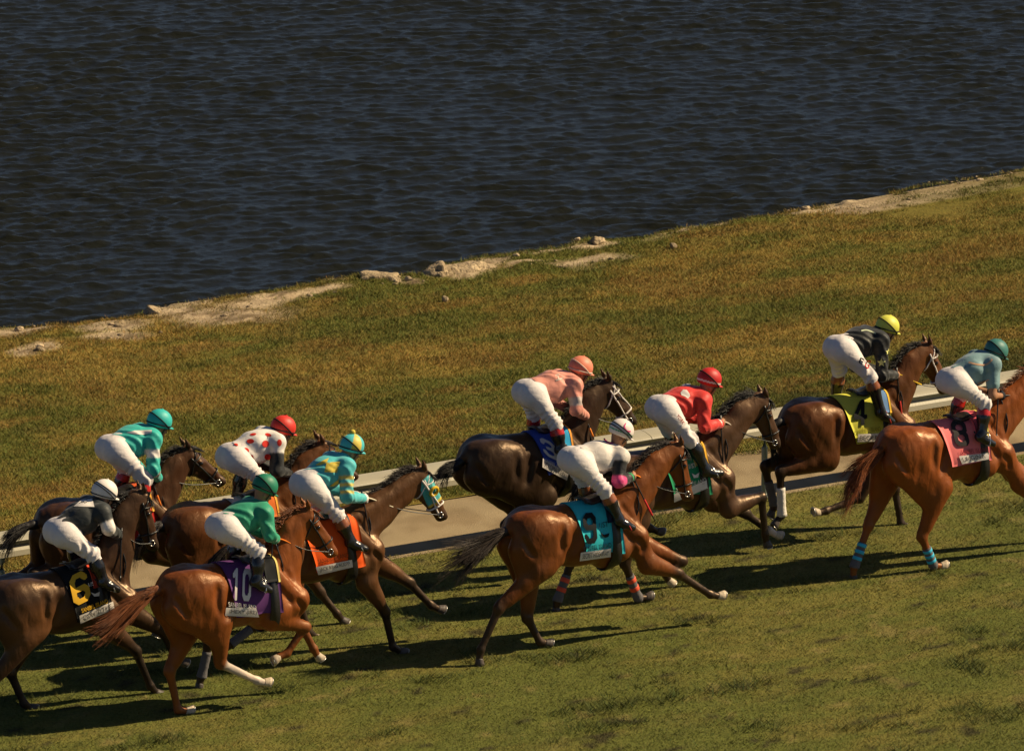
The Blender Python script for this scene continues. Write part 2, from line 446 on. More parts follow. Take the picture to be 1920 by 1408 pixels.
ct = turf_col(xt, yt) * (.75 + .5 * r_.random(len(xt)))[:, None] * np.stack([1 + .15 * r_.normal(size=len(xt)), np.ones(len(xt)), np.ones(len(xt))], 1).clip(.6, 1.5)
tuft = sstep(.66, .74, fbm(xt * 1.2 + 90, yt * 2.2 + 4, 3))
ht = (.018 + .016 * r_.random(len(xt))) * (.7 + .7 * fbm(xt * 2, yt * 3, 3)) * (1 + 1.6 * tuft)
ct = mixc(ct, ct * np.array([.62, .72, .7]), tuft)
blades('turf_grass', xt, yt, turf_z(xt, yt), ct, ht, .006 + .004 * r_.random(len(xt)), .9 + .7 * r_.random(len(xt)), 'short green racing turf under the horses on the near side of the rail')
rag = .7 * (fbm(x * 1.1 + 20, x * 0 + 2, 4) - .4).clip(0); m = y > PATH_W + .03 - rag; xb, yb = x[m], y[m]
x2, y2, r_ = scatter(700000, GT, GB, 6); m = y2 > PATH_W + .03 - .7 * (fbm(x2 * 1.1 + 20, x2 * 0 + 2, 4) - .4).clip(0)
xb = np.concatenate([xb, x2[m]]); yb = np.concatenate([yb, y2[m]])
m = (yb < shore(xb) + .03) & (r_.random(len(xb)) > sand_mask(xb, yb) * (.55 + .8 * fbm(xb * 2.2 + 5, yb * 5, 4)).clip(0, .97)); xb, yb = xb[m], yb[m]
cb = bank_col(xb, yb) * (.65 + .7 * r_.random(len(xb)))[:, None] * np.stack([1 + .2 * r_.normal(size=len(xb)), np.ones(len(xb)), np.ones(len(xb))], 1).clip(.6, 1.6)
hb = (.022 + .028 * r_.random(len(xb))) * (.55 + .9 * fbm(xb * 1.5, yb * 2.5, 4))
blades('bank_grass', xb, yb, bank_z(xb, yb) - .06 * (1 - sstep(0, .35, shore(xb) - yb)), cb, hb, .006 + .005 * r_.random(len(xb)), .5 + .8 * r_.random(len(xb)), 'rough dry grass covering the bank between the path and the lake')

# ---- lake
def lake():
    m, t, b = new_mat('dark_lake_water')
    b.inputs['Base Color'].default_value = (.011, .012, .009, 1); b.inputs['Specular Tint'].default_value = (1, .72, .45, 1); b.inputs['Roughness'].default_value = .22
    b.inputs['IOR'].default_value = 1.33; b.inputs['Specular IOR Level'].default_value = .26
    tc = t.nodes.new('ShaderNodeTexCoord'); mp = t.nodes.new('ShaderNodeMapping'); mp.inputs['Scale'].default_value = (9, 30, 8); mp.inputs['Rotation'].default_value = (0, 0, R(12))
    nz = t.nodes.new('ShaderNodeTexNoise'); nz.inputs['Scale'].default_value = 1; nz.inputs['Detail'].default_value = 5; nz.inputs['Distortion'].default_value = .8
    bp = t.nodes.new('ShaderNodeBump'); bp.inputs['Strength'].default_value = .75; bp.inputs['Distance'].default_value = .02
    t.links.new(tc.outputs['Object'], mp.inputs['Vector']); t.links.new(mp.outputs['Vector'], nz.inputs['Vector'])
    t.links.new(nz.outputs['Fac'], bp.inputs['Height']); t.links.new(bp.outputs['Normal'], b.inputs['Normal'])
    X = np.concatenate([[-1500, -300, -80, -30], np.arange(-11, 11.01, .05), [30, 80, 300, 1500]])
    Y = np.concatenate([[-30, -2], np.arange(4, 40, .035), [70, 160, 500, 2500]])
    U, W = np.meshgrid(X, Y, indexing='ij'); Z = np.zeros_like(U); r = np.random.default_rng(3)
    amp = (1 - sstep(9.5, 10.9, np.abs(U))) * (1 - sstep(36, 39.5, W))
    gust = .45 + 1.15 * fbm(U * .3 + 5, W * .25 + 2, 4)
    warp = [(fbm(U * .8 + i * 9, W * .6, 2) - .5) for i in range(4)]
    for i in range(64):
        L = .110 * (5.0 ** r.random() ** 1.25); k = 2 * math.pi / L
        th = R(-76) + r.normal() * R(27)
        ph = (U * math.cos(th) + W * math.sin(th)) * k + r.random() * 6.28 + 5.0 * warp[i % 4]
        a = .040 / k * (1.25 if .2 < L < .45 else .9)
        Z += a * np.sin(ph)
    Z += .18 * np.abs(Z)
    V = np.stack([U, W, WATER_Z + Z * amp * gust], -1)
    nx, ny = U.shape; I = np.arange(nx * ny).reshape(nx, ny)
    Q = np.stack([I[:-1, :-1], I[1:, :-1], I[1:, 1:], I[:-1, 1:]], -1).reshape(-1, 4)
    tag(mesh_obj('lake_water', V.reshape(-1, 3), Q, m), kind='structure')
lake()

# ---- the rail
rail_white = plain('weathered_white_rail', (.38, .345, .25), rough=.5, noise=.12, nscale=6, bump=.08, bscale=40)
rail_post_m = plain('galvanised_post', (.20, .24, .21), rough=.45, metal=.3, noise=.2, nscale=12)
rail_top = RL.at(960, 850, -.05)[2]
rail = root('running_rail', RL, (0, 0, 0), 'long white inside rail running behind the field on metal posts', 'rail')
prof = [(.07, 1.0), (-.03, .995), (-.13, .980), (-.165, .965), (-.178, .945), (-.170, .928), (-.135, .915), (-.125, .885), (-.150, .865), (-.172, .84), (-.182, .785),
        (-.170, .782), (-.160, .83), (-.138, .852), (-.110, .875), (-.118, .90), (-.150, .925), (-.155, .94), (-.125, .962), (-.03, .977), (.07, .982)]
prof = [(a, b - 1.0 + rail_top) for a, b in prof]
SEG = 3.22
x_post0 = rl(1430, 932)[0]
bounds = [x_post0 + SEG * (k + .5) for k in range(-12, 12)]
for a, b in zip(bounds[:-1], bounds[1:]):
    V = [(a + .004, p, z) for p, z in prof] + [(b - .004, p, z) for p, z in prof]; n = len(prof)
    Fc = [(i, (i + 1) % n, n + (i + 1) % n, n + i) for i in range(n)] + [tuple(range(n))[::-1], tuple(range(n, 2 * n))]
    o = mesh_obj('rail_cover', V, Fc, rail_white, rail, smooth=False)
for k in range(-11, 12):
    xp = x_post0 + SEG * k
    P = spline([(xp, .0, -.1), (xp, .0, .4), (xp, .0, rail_top - .25), (xp, -.03, rail_top - .08), (xp, -.07, rail_top - .03)], 12)
    v1 = tube(P, .036, 10); v2 = tube([(xp, 0, -.02), (xp, 0, .03), (xp, 0, .06)], [.06, .055, .038], 10)
    mesh_obj('post', *join(v1, v2), rail_post_m, rail)

# ---- rocks along the water's edge
rock_m = attr_mat('pale_limestone', rough=.95, spec=.15, noise=.35, nscale=9, bump=1.0, bscale=(22, 22, 22), bdist=.05)
def rock_shape(size, seed, pit):
    import bmesh
    bm = bmesh.new(); bmesh.ops.create_icosphere(bm, subdivisions=4 if max(size) > .1 else 2, radius=1)
    V = np.array([v.co[:] for v in bm.verts]); Fc = np.array([[v.index for v in f.verts] for f in bm.faces]); bm.free()
    r = np.random.default_rng(seed); N = r.normal(size=(16, 3)); N /= np.linalg.norm(N, axis=1)[:, None]; dd = .62 + .38 * r.random(16)
    rad = np.min(np.where(V @ N.T > .05, dd[None] / np.maximum(V @ N.T, .05), 9), axis=1).clip(.4, 1.25)
    rad = rad + .07 * vnoise(V, 6, seed + 1) + .05 * vnoise(V, 15, seed + 6) - pit * np.clip(vnoise(V, 9, seed + 2) - .12, 0, 1)
    V = V * rad[:, None] * np.asarray(size)
    return V, Fc, np.array([.36, .275, .17]) * (1 + .3 * vnoise(V, 14, seed + 4) + .2 * vnoise(V, 40, seed + 5))[:, None]
def rock(px, py, size, label, seed, pit=.25, z=-.06, yaw=0.0, group='rocks along the shore'):
    V, Fc, col = rock_shape(size, seed, pit)
    fr = Frame(ground(px, py), PSI + yaw)
    o = mesh_obj('rock', V, Fc, rock_m, col=col, smooth=max(size) > .1)
    o.location = fr.world((0, 0, z)); o.rotation_euler = (0, 0, fr.psi)
    return tag(o, label, 'rock', group)
rock(822, 514, (.22, .24, .17), 'pitted pale rock jutting into the water at the notch in the bank', 21, .5, -.03)
rock(872, 503, (.55, .26, .16), 'long flat pale rock ledge right of the notch in the bank', 22, .35, -.06)
rock(708, 519, (.26, .22, .15), 'flat pale rock on the water edge left of the notch', 23, .2, -.06)
rock(745, 527, (.16, .16, .10), 'small low rock between the notch and the flat pale rock', 24, .2, -.06)
rock(287, 583, (.16, .16, .13), 'dark-edged rock at the left corner of the sandy bank', 25, .45, -.05)
rock(835, 566, (.05, .04, .05), 'small white stone lying in the grass below the notch', 26, .1, .03)
rock(1262, 467, (.06, .04, .05), 'small white stone in the grass right of the sandy strip', 27, .1, .03)
rock(1118, 454, (.12, .10, .08), 'low stone on the bare hump of the shore at centre', 28, .25, .0)
rock(1600, 383, (.40, .25, .09), 'flat bare rock slab on the shore at right', 29, .2, -.05)

# loose rubble lying along the eroded edge
rs = np.random.default_rng(77); RV, RF_, RC_ = [], [], []; base_ = 0
for k_ in range(90):
    cx_, cy_, rx_, ry_ = SAND[rs.integers(len(SAND))]
    xx = cx_ + rs.normal() * rx_ * .5; yy = min(cy_ + rs.normal() * ry_ * .4, float(shore(np.array([xx]))[0]) - .12)
    sz = .012 + .04 * rs.random() ** 3; V, Fc, col = rock_shape((sz * 1.4, sz, sz * .8), 200 + k_, .05)
    RV.append(V + np.array(RL.world((xx, yy, float(bank_z(np.array([xx]), np.array([yy]))[0]) + sz * .15)))); RF_.append(Fc + base_); RC_.append(col * (.8 + .6 * rs.random())); base_ += len(V)
tag(mesh_obj('shore_rubble', np.concatenate(RV), np.concatenate(RF_), rock_m, smooth=False, col=np.concatenate(RC_)), 'scattered pale pebbles and rubble along the eroded shore', 'rubble', kind='stuff')

# ================================================================== HORSES
coat_m = attr_mat('horse_coat', rough=.40, spec=.52, noise=.16, nscale=9, bump=.42, bscale=(11, 16, 6), bdist=.02, sheen=.0)
_t = coat_m.node_tree; _n = _t.nodes.new('ShaderNodeTexNoise'); _n.inputs['Scale'].default_value = 4.5; _n.inputs['Detail'].default_value = 5; _m = _t.nodes.new('ShaderNodeMapRange'); _m.inputs['From Min'].default_value = .3; _m.inputs['From Max'].default_value = .7; _m.inputs['To Min'].default_value = .34; _m.inputs['To Max'].default_value = .56
_t.links.new([q for q in _t.nodes if q.type == 'TEX_COORD'][0].outputs['Object'], _n.inputs['Vector']); _t.links.new(_n.outputs['Fac'], _m.inputs['Value']); _t.links.new(_m.outputs['Result'], _t.nodes['Principled BSDF'].inputs['Roughness'])
coat_m.node_tree.nodes['Principled BSDF'].inputs['Specular Tint'].default_value = (1.0, .66, .38, 1)
hair_m = attr_mat('horse_hair', rough=.5, spec=.4, noise=.3, nscale=30, bump=.2, bscale=(60, 60, 60), bdist=.01)
hoof_m = attr_mat('hoof_horn', rough=.55, spec=.3, noise=.25, nscale=40, bump=.2, bscale=(60, 60, 60), bdist=.01)
shoe_m = plain('steel_shoe', (.5, .47, .42), rough=.35, metal=.9)
eye_m = plain('dark_eye', (.012, .008, .006), rough=.08, spec=.8)
wrap_m = plain('grey_leg_wrap', (.11, .10, .10), rough=.9, bump=.3)

def ik(A, C, l1, l2, bend):
    """middle joint of a two-bone limb in the x-z plane; bend +1 puts it forward of the line A->C"""
    A = np.array(A, float); C = np.array(C, float)
    v = C - A; L = np.linalg.norm(v[[0, 2]]); Lc = min(max(L, abs(l1 - l2) + .02), (l1 + l2) * .995)
    a = (l1 * l1 - l2 * l2 + Lc * Lc) / (2 * Lc); h = math.sqrt(max(l1 * l1 - a * a, 0))
    u = v / np.linalg.norm(v); n = np.array([-u[2], 0, u[0]]); n /= np.linalg.norm(n)
    if n[0] < 0: n = -n
    return A + v * (a / Lc if L <= Lc * 1.001 else a / Lc) + n * h * bend

STD_CROUP = np.array([-.44, 0, 1.60])
class Horse: pass
def horse_skeleton(S):
    H = Horse(); H.S = S
    cx, c = S['line']; H.fr = fr = Frame(ground(cx, c - .17 * cx), PSI + R(S.get('yaw', 0)))
    sc = S.get('scale', 1.0); pit = R(S.get('pitch', 0))
    H.cr = cr = fr.at(*S['croup'], 0.0)
    cp, sp = math.cos(pit), math.sin(pit)
    def T(x, y, z):
        q = (np.array([x, y, z], float) - STD_CROUP) * sc
        return np.array([cr[0] + q[0] * cp - q[2] * sp, q[1], cr[2] + q[0] * sp + q[2] * cp])
    def Tinv(p):
        q = np.asarray(p, float) - cr; x = q[..., 0] * cp + q[..., 2] * sp; z = -q[..., 0] * sp + q[..., 2] * cp
        return np.stack([x, q[..., 1], z], -1) / sc + STD_CROUP * np.array([1, 1, 1])
    H.T, H.Tinv, H.pit, H.sc = T, Tinv, pit, sc
    P = []
    E = lambda c, r, p=0, k=.05, tag='body': P.append(EL(T(*c), np.array(r) * sc, pit + R(p), k, tag))
    C = lambda a, b, ra, rb, ys=1, k=.05, tag='body': P.append(RC(T(*a), T(*b), ra * sc, rb * sc, ys, k, tag))
    # trunk
    E((.02, 0, 1.20), (.52, .275, .315)); E((.34, 0, 1.20), (.40, .245, .345), -4); E((-.30, 0, 1.29), (.36, .235, .255), 8)
    E((.0, 0, 1.36), (.55, .20, .165), 0, .08); C((.46, 0, 1.49), (.18, 0, 1.46), .085, .085, .8, .09)
    C((.18, 0, 1.46), (-.35, 0, 1.49), .08, .09, 1.3, .09)
    E((-.50, 0, 1.41), (.37, .235, .185), -8, .06)
    C((-.74, 0, 1.43), (-.86, 0, 1.40), .075, .055, 1, .05)
    C((.30, 0, .93), (.60, 0, 1.02), .12, .12, 1.2, .08)
    for s in (-1, 1):
        E((-.50, s * .135, 1.33), (.33, .165, .26), -22, .05); E((-.66, s * .125, 1.24), (.22, .145, .27), 12, .045)
        E((-.34, s * .17, 1.40), (.13, .085, .13), 0, .05)                                   # point of hip
        C((-.30, s * .19, 1.36), (-.36, s * .17, 1.05), .07, .08, 1, .06)                    # tensor / flank edge
        C((.34, s * .13, 1.47), (.62, s * .175, 1.14), .085, .125, .75, .045)                # shoulder blade
        C((.20, s * .14, 1.42), (.40, s * .20, 1.04), .10, .135, .7, .05)                    # triceps
        E((.63, s * .115, 1.09), (.135, .125, .175), 10, .05)                                # breast
    H.trunk = list(P)
    # neck and head
    poll = fr.at(*S['poll'], 0); nose = fr.at(*S['nose'], 0); H.poll = poll
    ax = nose - poll; ax[1] = 0; hl = np.linalg.norm(ax); ax /= hl
    up = np.array([-ax[2], 0, ax[0]]); up = up if up[2] + up[0] * .3 > 0 else -up
    hs = .64; H.hax, H.hup, H.hs = ax, up, hs
    hy = S.get('headturn', 0.0)
    lat = np.array([0, 1.0, 0])
    base = poll + ax * (hl - hs) * .5 if hl < hs * .8 else nose - ax * hs
    H.hbase = base
    hd = lambda s, n, y=0: base + ax * s + up * n + lat * y
    H.hd = hd
    nb = T(.50, 0, 1.33); nt = hd(.03, -.115); mid = (nb + nt) * .5
    dv = nt - nb; pn = np.array([-dv[2], 0, dv[0]]); pn /= np.linalg.norm(pn)
    if pn[2] < 0: pn = -pn
    m1 = nb + dv * .38 + pn * S.get('arch', .015); m2 = nb + dv * .74 + pn * S.get('arch', .015) * 1.6
    H.neck = [T(.36, 0, 1.44), nb, m1, m2, nt]; H.neckr = [.16, .262, .200, .152, .122]; H.pn = pn
    ys = .56
    for i in range(1, 4):
        P.append(RC(H.neck[i], H.neck[i + 1], H.neckr[i] * sc, H.neckr[i + 1] * sc, ys if i > 1 else .62, .06, 'neck'))
    P.append(RC(T(.30, 0, 1.50), m1 + pn * .09, .07, .085, .7, .08, 'neck'))
    for s in (-1, 1):
        P.append(RC(T(.52, s * .10, 1.22), hd(.08, -.17, s * .035), .11, .05, .7, .035, 'neck'))          # lower neck muscle
        P.append(RC(T(.42, s * .10, 1.46), hd(.02, -.06, s * .035), .085, .045, .7, .04, 'neck'))
    Mh = np.stack([ax, lat, up])
    Eh = lambda s, n, y, r, k=.03, tag='head': P.append(EL(hd(s, n, y), r, 0, k, tag, M=Mh))
    Eh(.09, -.065, 0, (.12, .085, .085)); Eh(.16, -.145, 0, (.115, .062, .085))
    P.append(RC(hd(.12, -.066), hd(.50, -.060), .082, .054, .78, .03, 'head'))
    P.append(RC(hd(.20, -.165), hd(.53, -.115), .050, .033, .9, .03, 'head'))
    P.append(RC(hd(.15, -.01), hd(.46, -.018), .030, .026, 1.3, .03, 'head'))
    Eh(.565, -.062, 0, (.072, .056, .058), .03, 'muzzle'); Eh(.575, -.112, 0, (.045, .040, .032), .025, 'muzzle')
    for s in (-1, 1):
        Eh(.205, -.040, s * .066, (.045, .022, .026), .02); Eh(.605, -.048, s * .036, (.032, .022, .024), .015, 'muzzle')
        P.append(EL(hd(.622, -.042, s * .052), (.016, .014, .012), 0, .01, 'muzzle', sub=True))
        P.append(RC(hd(.22, -.085, s * .066), hd(.42, -.075, s * .046), .014, .010, 1, .02, 'head'))       # cheek ridge
        e0 = hd(.015, .000, s * .045); ed = (np.array([0, 0, 1.]) * .75 - ax * .55 + up * .1 + np.array([-S.get('earback', .3), s * .22, 0])); ed /= np.linalg.norm(ed)
        P.append(RC(e0, e0 + ed * .075, .028, .030, 1, .02, 'ear')); P.append(RC(e0 + ed * .07, e0 + ed * .165, .028, .008, 1, .012, 'ear'))
        P.append(RC(e0 + ed * .05 + ax * .035, e0 + ed * .13 + ax * .03, .014, .010, 1, .008, 'ear', sub=True))
    H.eye = [hd(.205, -.048, s * .083) for s in (-1, 1)]
    # legs
    H.hoof = {}; H.leg = {}
    for key, s in (('RF', -1), ('LF', 1), ('RH', -1), ('LH', 1)):
        L = S[key]; front = key[1] == 'F'
        yk = (.125, .105, .105) if front else (.13, .105, .105)
        k_, f_, h_ = [fr.at(*L[i], s * yk[i]) for i in range(3)]
        if front:
            lc, lp = (.345 * sc, .17 * sc)
            A = T(.62, s * .165, 1.12)
            el = ik(A, k_, .33 * sc, .45 * sc, -1); el[1] = s * .165
            dist = np.linalg.norm(k_ - el)
            P.append(RC(A, el, .125, .105, .75, .06, 'arm')); P.append(RC(el, k_, .108 * sc, .055, .9, .05, key + 'forearm'))
            ud = (k_ - el) / dist; fw = np.array([-ud[2], 0, ud[0]]); fw = fw if fw[0] > 0 else -fw
            P.append(RC(el + fw * .03, el + ud * .26 + fw * .02, .075, .05, .9, .05, key + 'forearm'))
            P.append(EL(k_, (.058, .050, .060), 0, .03, key + 'knee'))
            P.append(RC(el - fw * .05 + np.array([0, 0, .0]), el + ud * .20 - fw * .03, .06, .04, .8, .05, key + 'forearm'))
        else:
            A = T(-.50, s * .14, 1.33)
            st = ik(A, k_, .44 * sc, .50 * sc, 1); st[1] = s * .175
            if 'RHs' in S and key == 'RH': st = fr.at(*S['RHs'], -.19)
            P.append(RC(A, st, .215 * sc, .125 * sc, .62, .07, 'thigh'))
            bt = T(-.80, s * .12, 1.22); gm = st + (k_ - st) * .42
            ud = (k_ - st) / np.linalg.norm(k_ - st); bk = np.array([ud[2], 0, -ud[0]]); bk = bk if bk[0] < 0 else -bk
            P.append(RC(bt, gm + bk * .05, .105 * sc, .07, .85, .07, 'thigh'))
            P.append(RC(T(-.64, s * .15, 1.2), st + ud * .10 + bk * .07, .15 * sc, .11, .7, .06, 'thigh'))
            P.append(RC(st, k_, .128 * sc, .056, .72, .045, key + 'gaskin')); P.append(RC(st + ud * .08 + bk * .025, k_ - ud * .12, .112 * sc, .058, .78, .05, key + 'gaskin'))
            pt = k_ + bk * .052 - ud * .045
            P.append(RC(gm + bk * .06, pt, .035, .020, .9, .04, key + 'gaskin')); P.append(EL(k_, (.060, .050, .066), 0, .03, key + 'knee'))
            P.append(RC(pt, k_ + bk * .03 + ud * .02, .026, .030, .9, .03, key + 'knee'))
            fw = -bk
        cd = (f_ - k_); cl = np.linalg.norm(cd); cd /= cl
        back = np.array([cd[2], 0, -cd[0]]); back = back if back[0] < 0 else -back
        if (k_[2] - f_[2]) < .1 and front: back = np.array([0, 0, 1.0]) if cd[0] < 0 else np.array([0, 0, -1.0])
        P.append(RC(k_, f_, .043 if front else .046, .036, .9, .03, key + 'cannon'))
        P.append(RC(k_ + back * .030 + cd * .05, f_ + back * .024 - cd * .02, .018, .017, 1, .022, key + 'cannon'))
        P.append(EL(f_, (.047, .040, .046), 0, .025, key + 'fetlock')); P.append(EL(f_ + back * .022 + cd * .012, (.026, .026, .030), 0, .02, key + 'fetlock'))
        hd_ = h_ - f_; hl_ = np.linalg.norm(hd_); hd_ /= hl_
        cor = f_ + hd_ * min(.105, hl_ * .62)
        P.append(RC(f_, cor, .036, .040, 1, .02, key + 'pastern'))
        H.hoof[key] = (cor, hd_, h_); H.leg[key] = (k_, f_, h_)
        H.info = getattr(H, 'info', '') + ' %s %.2f %.2f z%.2f' % (key, cl, hl_, h_[2])
    def groove(pts, r=.020, proud=.010, k=.035):
        full = [q for q in P if not q.sub and q.tag not in ('head', 'muzzle', 'ear')]
        for s in (-1, 1):
            a = np.array([T(gx, 0, gz) for gx, gz in pts]); Q = cast_out(full, a, np.tile(np.array([[0, s, 0.0]]), (len(a), 1)), proud)
            n_ = 4 * len(pts); Q = spline(Q, n_)
            Q[:, 1] += s * (r + .012 - proud) * np.abs(np.linspace(-1, 1, n_)) ** 2.5
            H.grooves += [RC(Q[i], Q[i + 1], r, r, 1, k, 'groove', sub=True) for i in range(len(Q) - 1)]
    H.grooves = []
    groove([(-.82, 1.38), (-.76, 1.26), (-.69, 1.14)], .017, .001)         # hamstring line
    groove([(-.33, 1.44), (-.36, 1.30), (-.34, 1.14)], .018, .011, .05)                      # in front of the thigh
    groove([(-.16, 1.36), (-.19, 1.20), (-.24, 1.08)], .024, .019, .06)                 # flank hollow
    groove([(.44, 1.53), (.55, 1.38), (.68, 1.22)], .020, .001)                         # neck meets shoulder
    groove([(.28, 1.42), (.43, 1.24), (.54, 1.10)], .016, .002)                         # behind the blade
    groove([(.22, 1.30), (.22, 1.12), (.28, 1.01)], .018, .008, .045)                   # behind the triceps
    groove([(.56, 1.16), (.66, 1.04), (.64, .96)], .015, .0)                          # breast crease
    for s in (-1, 1):
        Q = [T(-.88, s * .03, 1.36), T(-.90, s * .015, 1.2), T(-.80, 0, 1.02)]
        P += [RC(Q[0], Q[1], .022, .028, 1, .05, 'groove', sub=True), RC(Q[1], Q[2], .028, .04, 1, .05, 'groove', sub=True)]
    P += H.grooves
    H.prims = P
    return H

def hoof_mesh(cor, d, toe_up):
    """hoof: oval horn capsule from coronet to sole, toe leading, with the sole closed"""
    d = d / np.linalg.norm(d)
    f = np.array([1.0, 0, 0]) - d * d[0]
    if np.linalg.norm(f) < .15: f = np.array([0, 0, 1.0]) - d * d[2]
    f /= np.linalg.norm(f); y = np.cross(d, f)
    V = []; n = 14; rings = [(-.012, .040, 0), (.0, .043, .002), (.03, .050, .010), (.062, .058, .018), (.066, .052, .018), (.060, .035, .018)]
    for (s, r, sh) in rings:
        for j in range(n):
            th = 2 * math.pi * j / n; cf = math.cos(th); k = 1.05 if cf > 0 else .88
            V.append(cor + d * s + f * (sh + cf * r * k) + y * math.sin(th) * r * .92)
    Fc = []
    for i in range(len(rings) - 1):
        for j in range(n): Fc.append((i * n + j, i * n + (j + 1) % n, (i + 1) * n + (j + 1) % n, (i + 1) * n + j))
    Fc.append(tuple((len(rings) - 1) * n + j for j in range(n))); Fc.append(tuple(range(n))[::-1])
    # shoe: a horseshoe bar under the rim
    W = []; G = []
    th = np.linspace(-2.3, 2.3, 15)
    for t in th:
        c = cor + d * .069 + f * .018
        for rr, dd in ((.056, 0), (.056, .008), (.040, .008), (.040, 0)):
            W.append(c + d * dd + f * math.cos(t) * rr * (1.05 if math.cos(t) > 0 else .88) + y * math.sin(t) * rr * .92)
    for i in range(14):
        for j in range(4): G.append((i * 4 + j, i * 4 + (j + 1) % 4, (i + 1) * 4 + (j + 1) % 4, (i + 1) * 4 + j))
    G += [(0, 1, 2, 3), (56, 59, 58, 57)]
    return (V, Fc), (W, G)

def strands(pts_fn, n, seg, r0, seed):
    """many tapering hairs; pts_fn(i, rng) -> control points of one hair"""
    rg = np.random.default_rng(seed)
    P = np.array([pts_fn(i, rg) for i in range(n)]); m = P.shape[1]
    Qp = np.concatenate([2 * P[:, :1] - P[:, 1:2], P, 2 * P[:, -1:] - P[:, -2:-1]], 1)
    s = np.linspace(0, m - 1 - 1e-6, seg); k = s.astype(int); u = (s - k)[None, :, None]
    a, b, c, d = Qp[:, k], Qp[:, k + 1], Qp[:, k + 2], Qp[:, k + 3]
    C = .5 * (2 * b + (c - a) * u + (2 * a - 5 * b + 4 * c - d) * u * u + (3 * b - a - 3 * c + d) * u ** 3)
    T = np.gradient(C, axis=1); T /= np.linalg.norm(T, axis=2, keepdims=True) + 1e-9
    e = np.cross(T, rg.normal(size=(n, 1, 3))); e /= np.linalg.norm(e, axis=2, keepdims=True) + 1e-9; g = np.cross(T, e)
    rr = (r0 * (.6 + .8 * rg.random((n, 1))) * np.linspace(1, .12, seg)[None] ** .7)[..., None]
    V = np.stack([C + rr * (math.cos(2.094 * q) * e + math.sin(2.094 * q) * g) for q in range(3)], 2).reshape(-1, 3)
    o = (np.arange(n) * seg * 3)[:, None, None] + (np.arange(seg - 1) * 3)[None, :, None]; q = np.arange(3)[None, None]; q1 = (np.arange(3) + 1)[None, None] % 3
    return V, np.stack([o + q, o + q1, o + 3 + q1, o + 3 + q], -1).reshape(-1, 4)

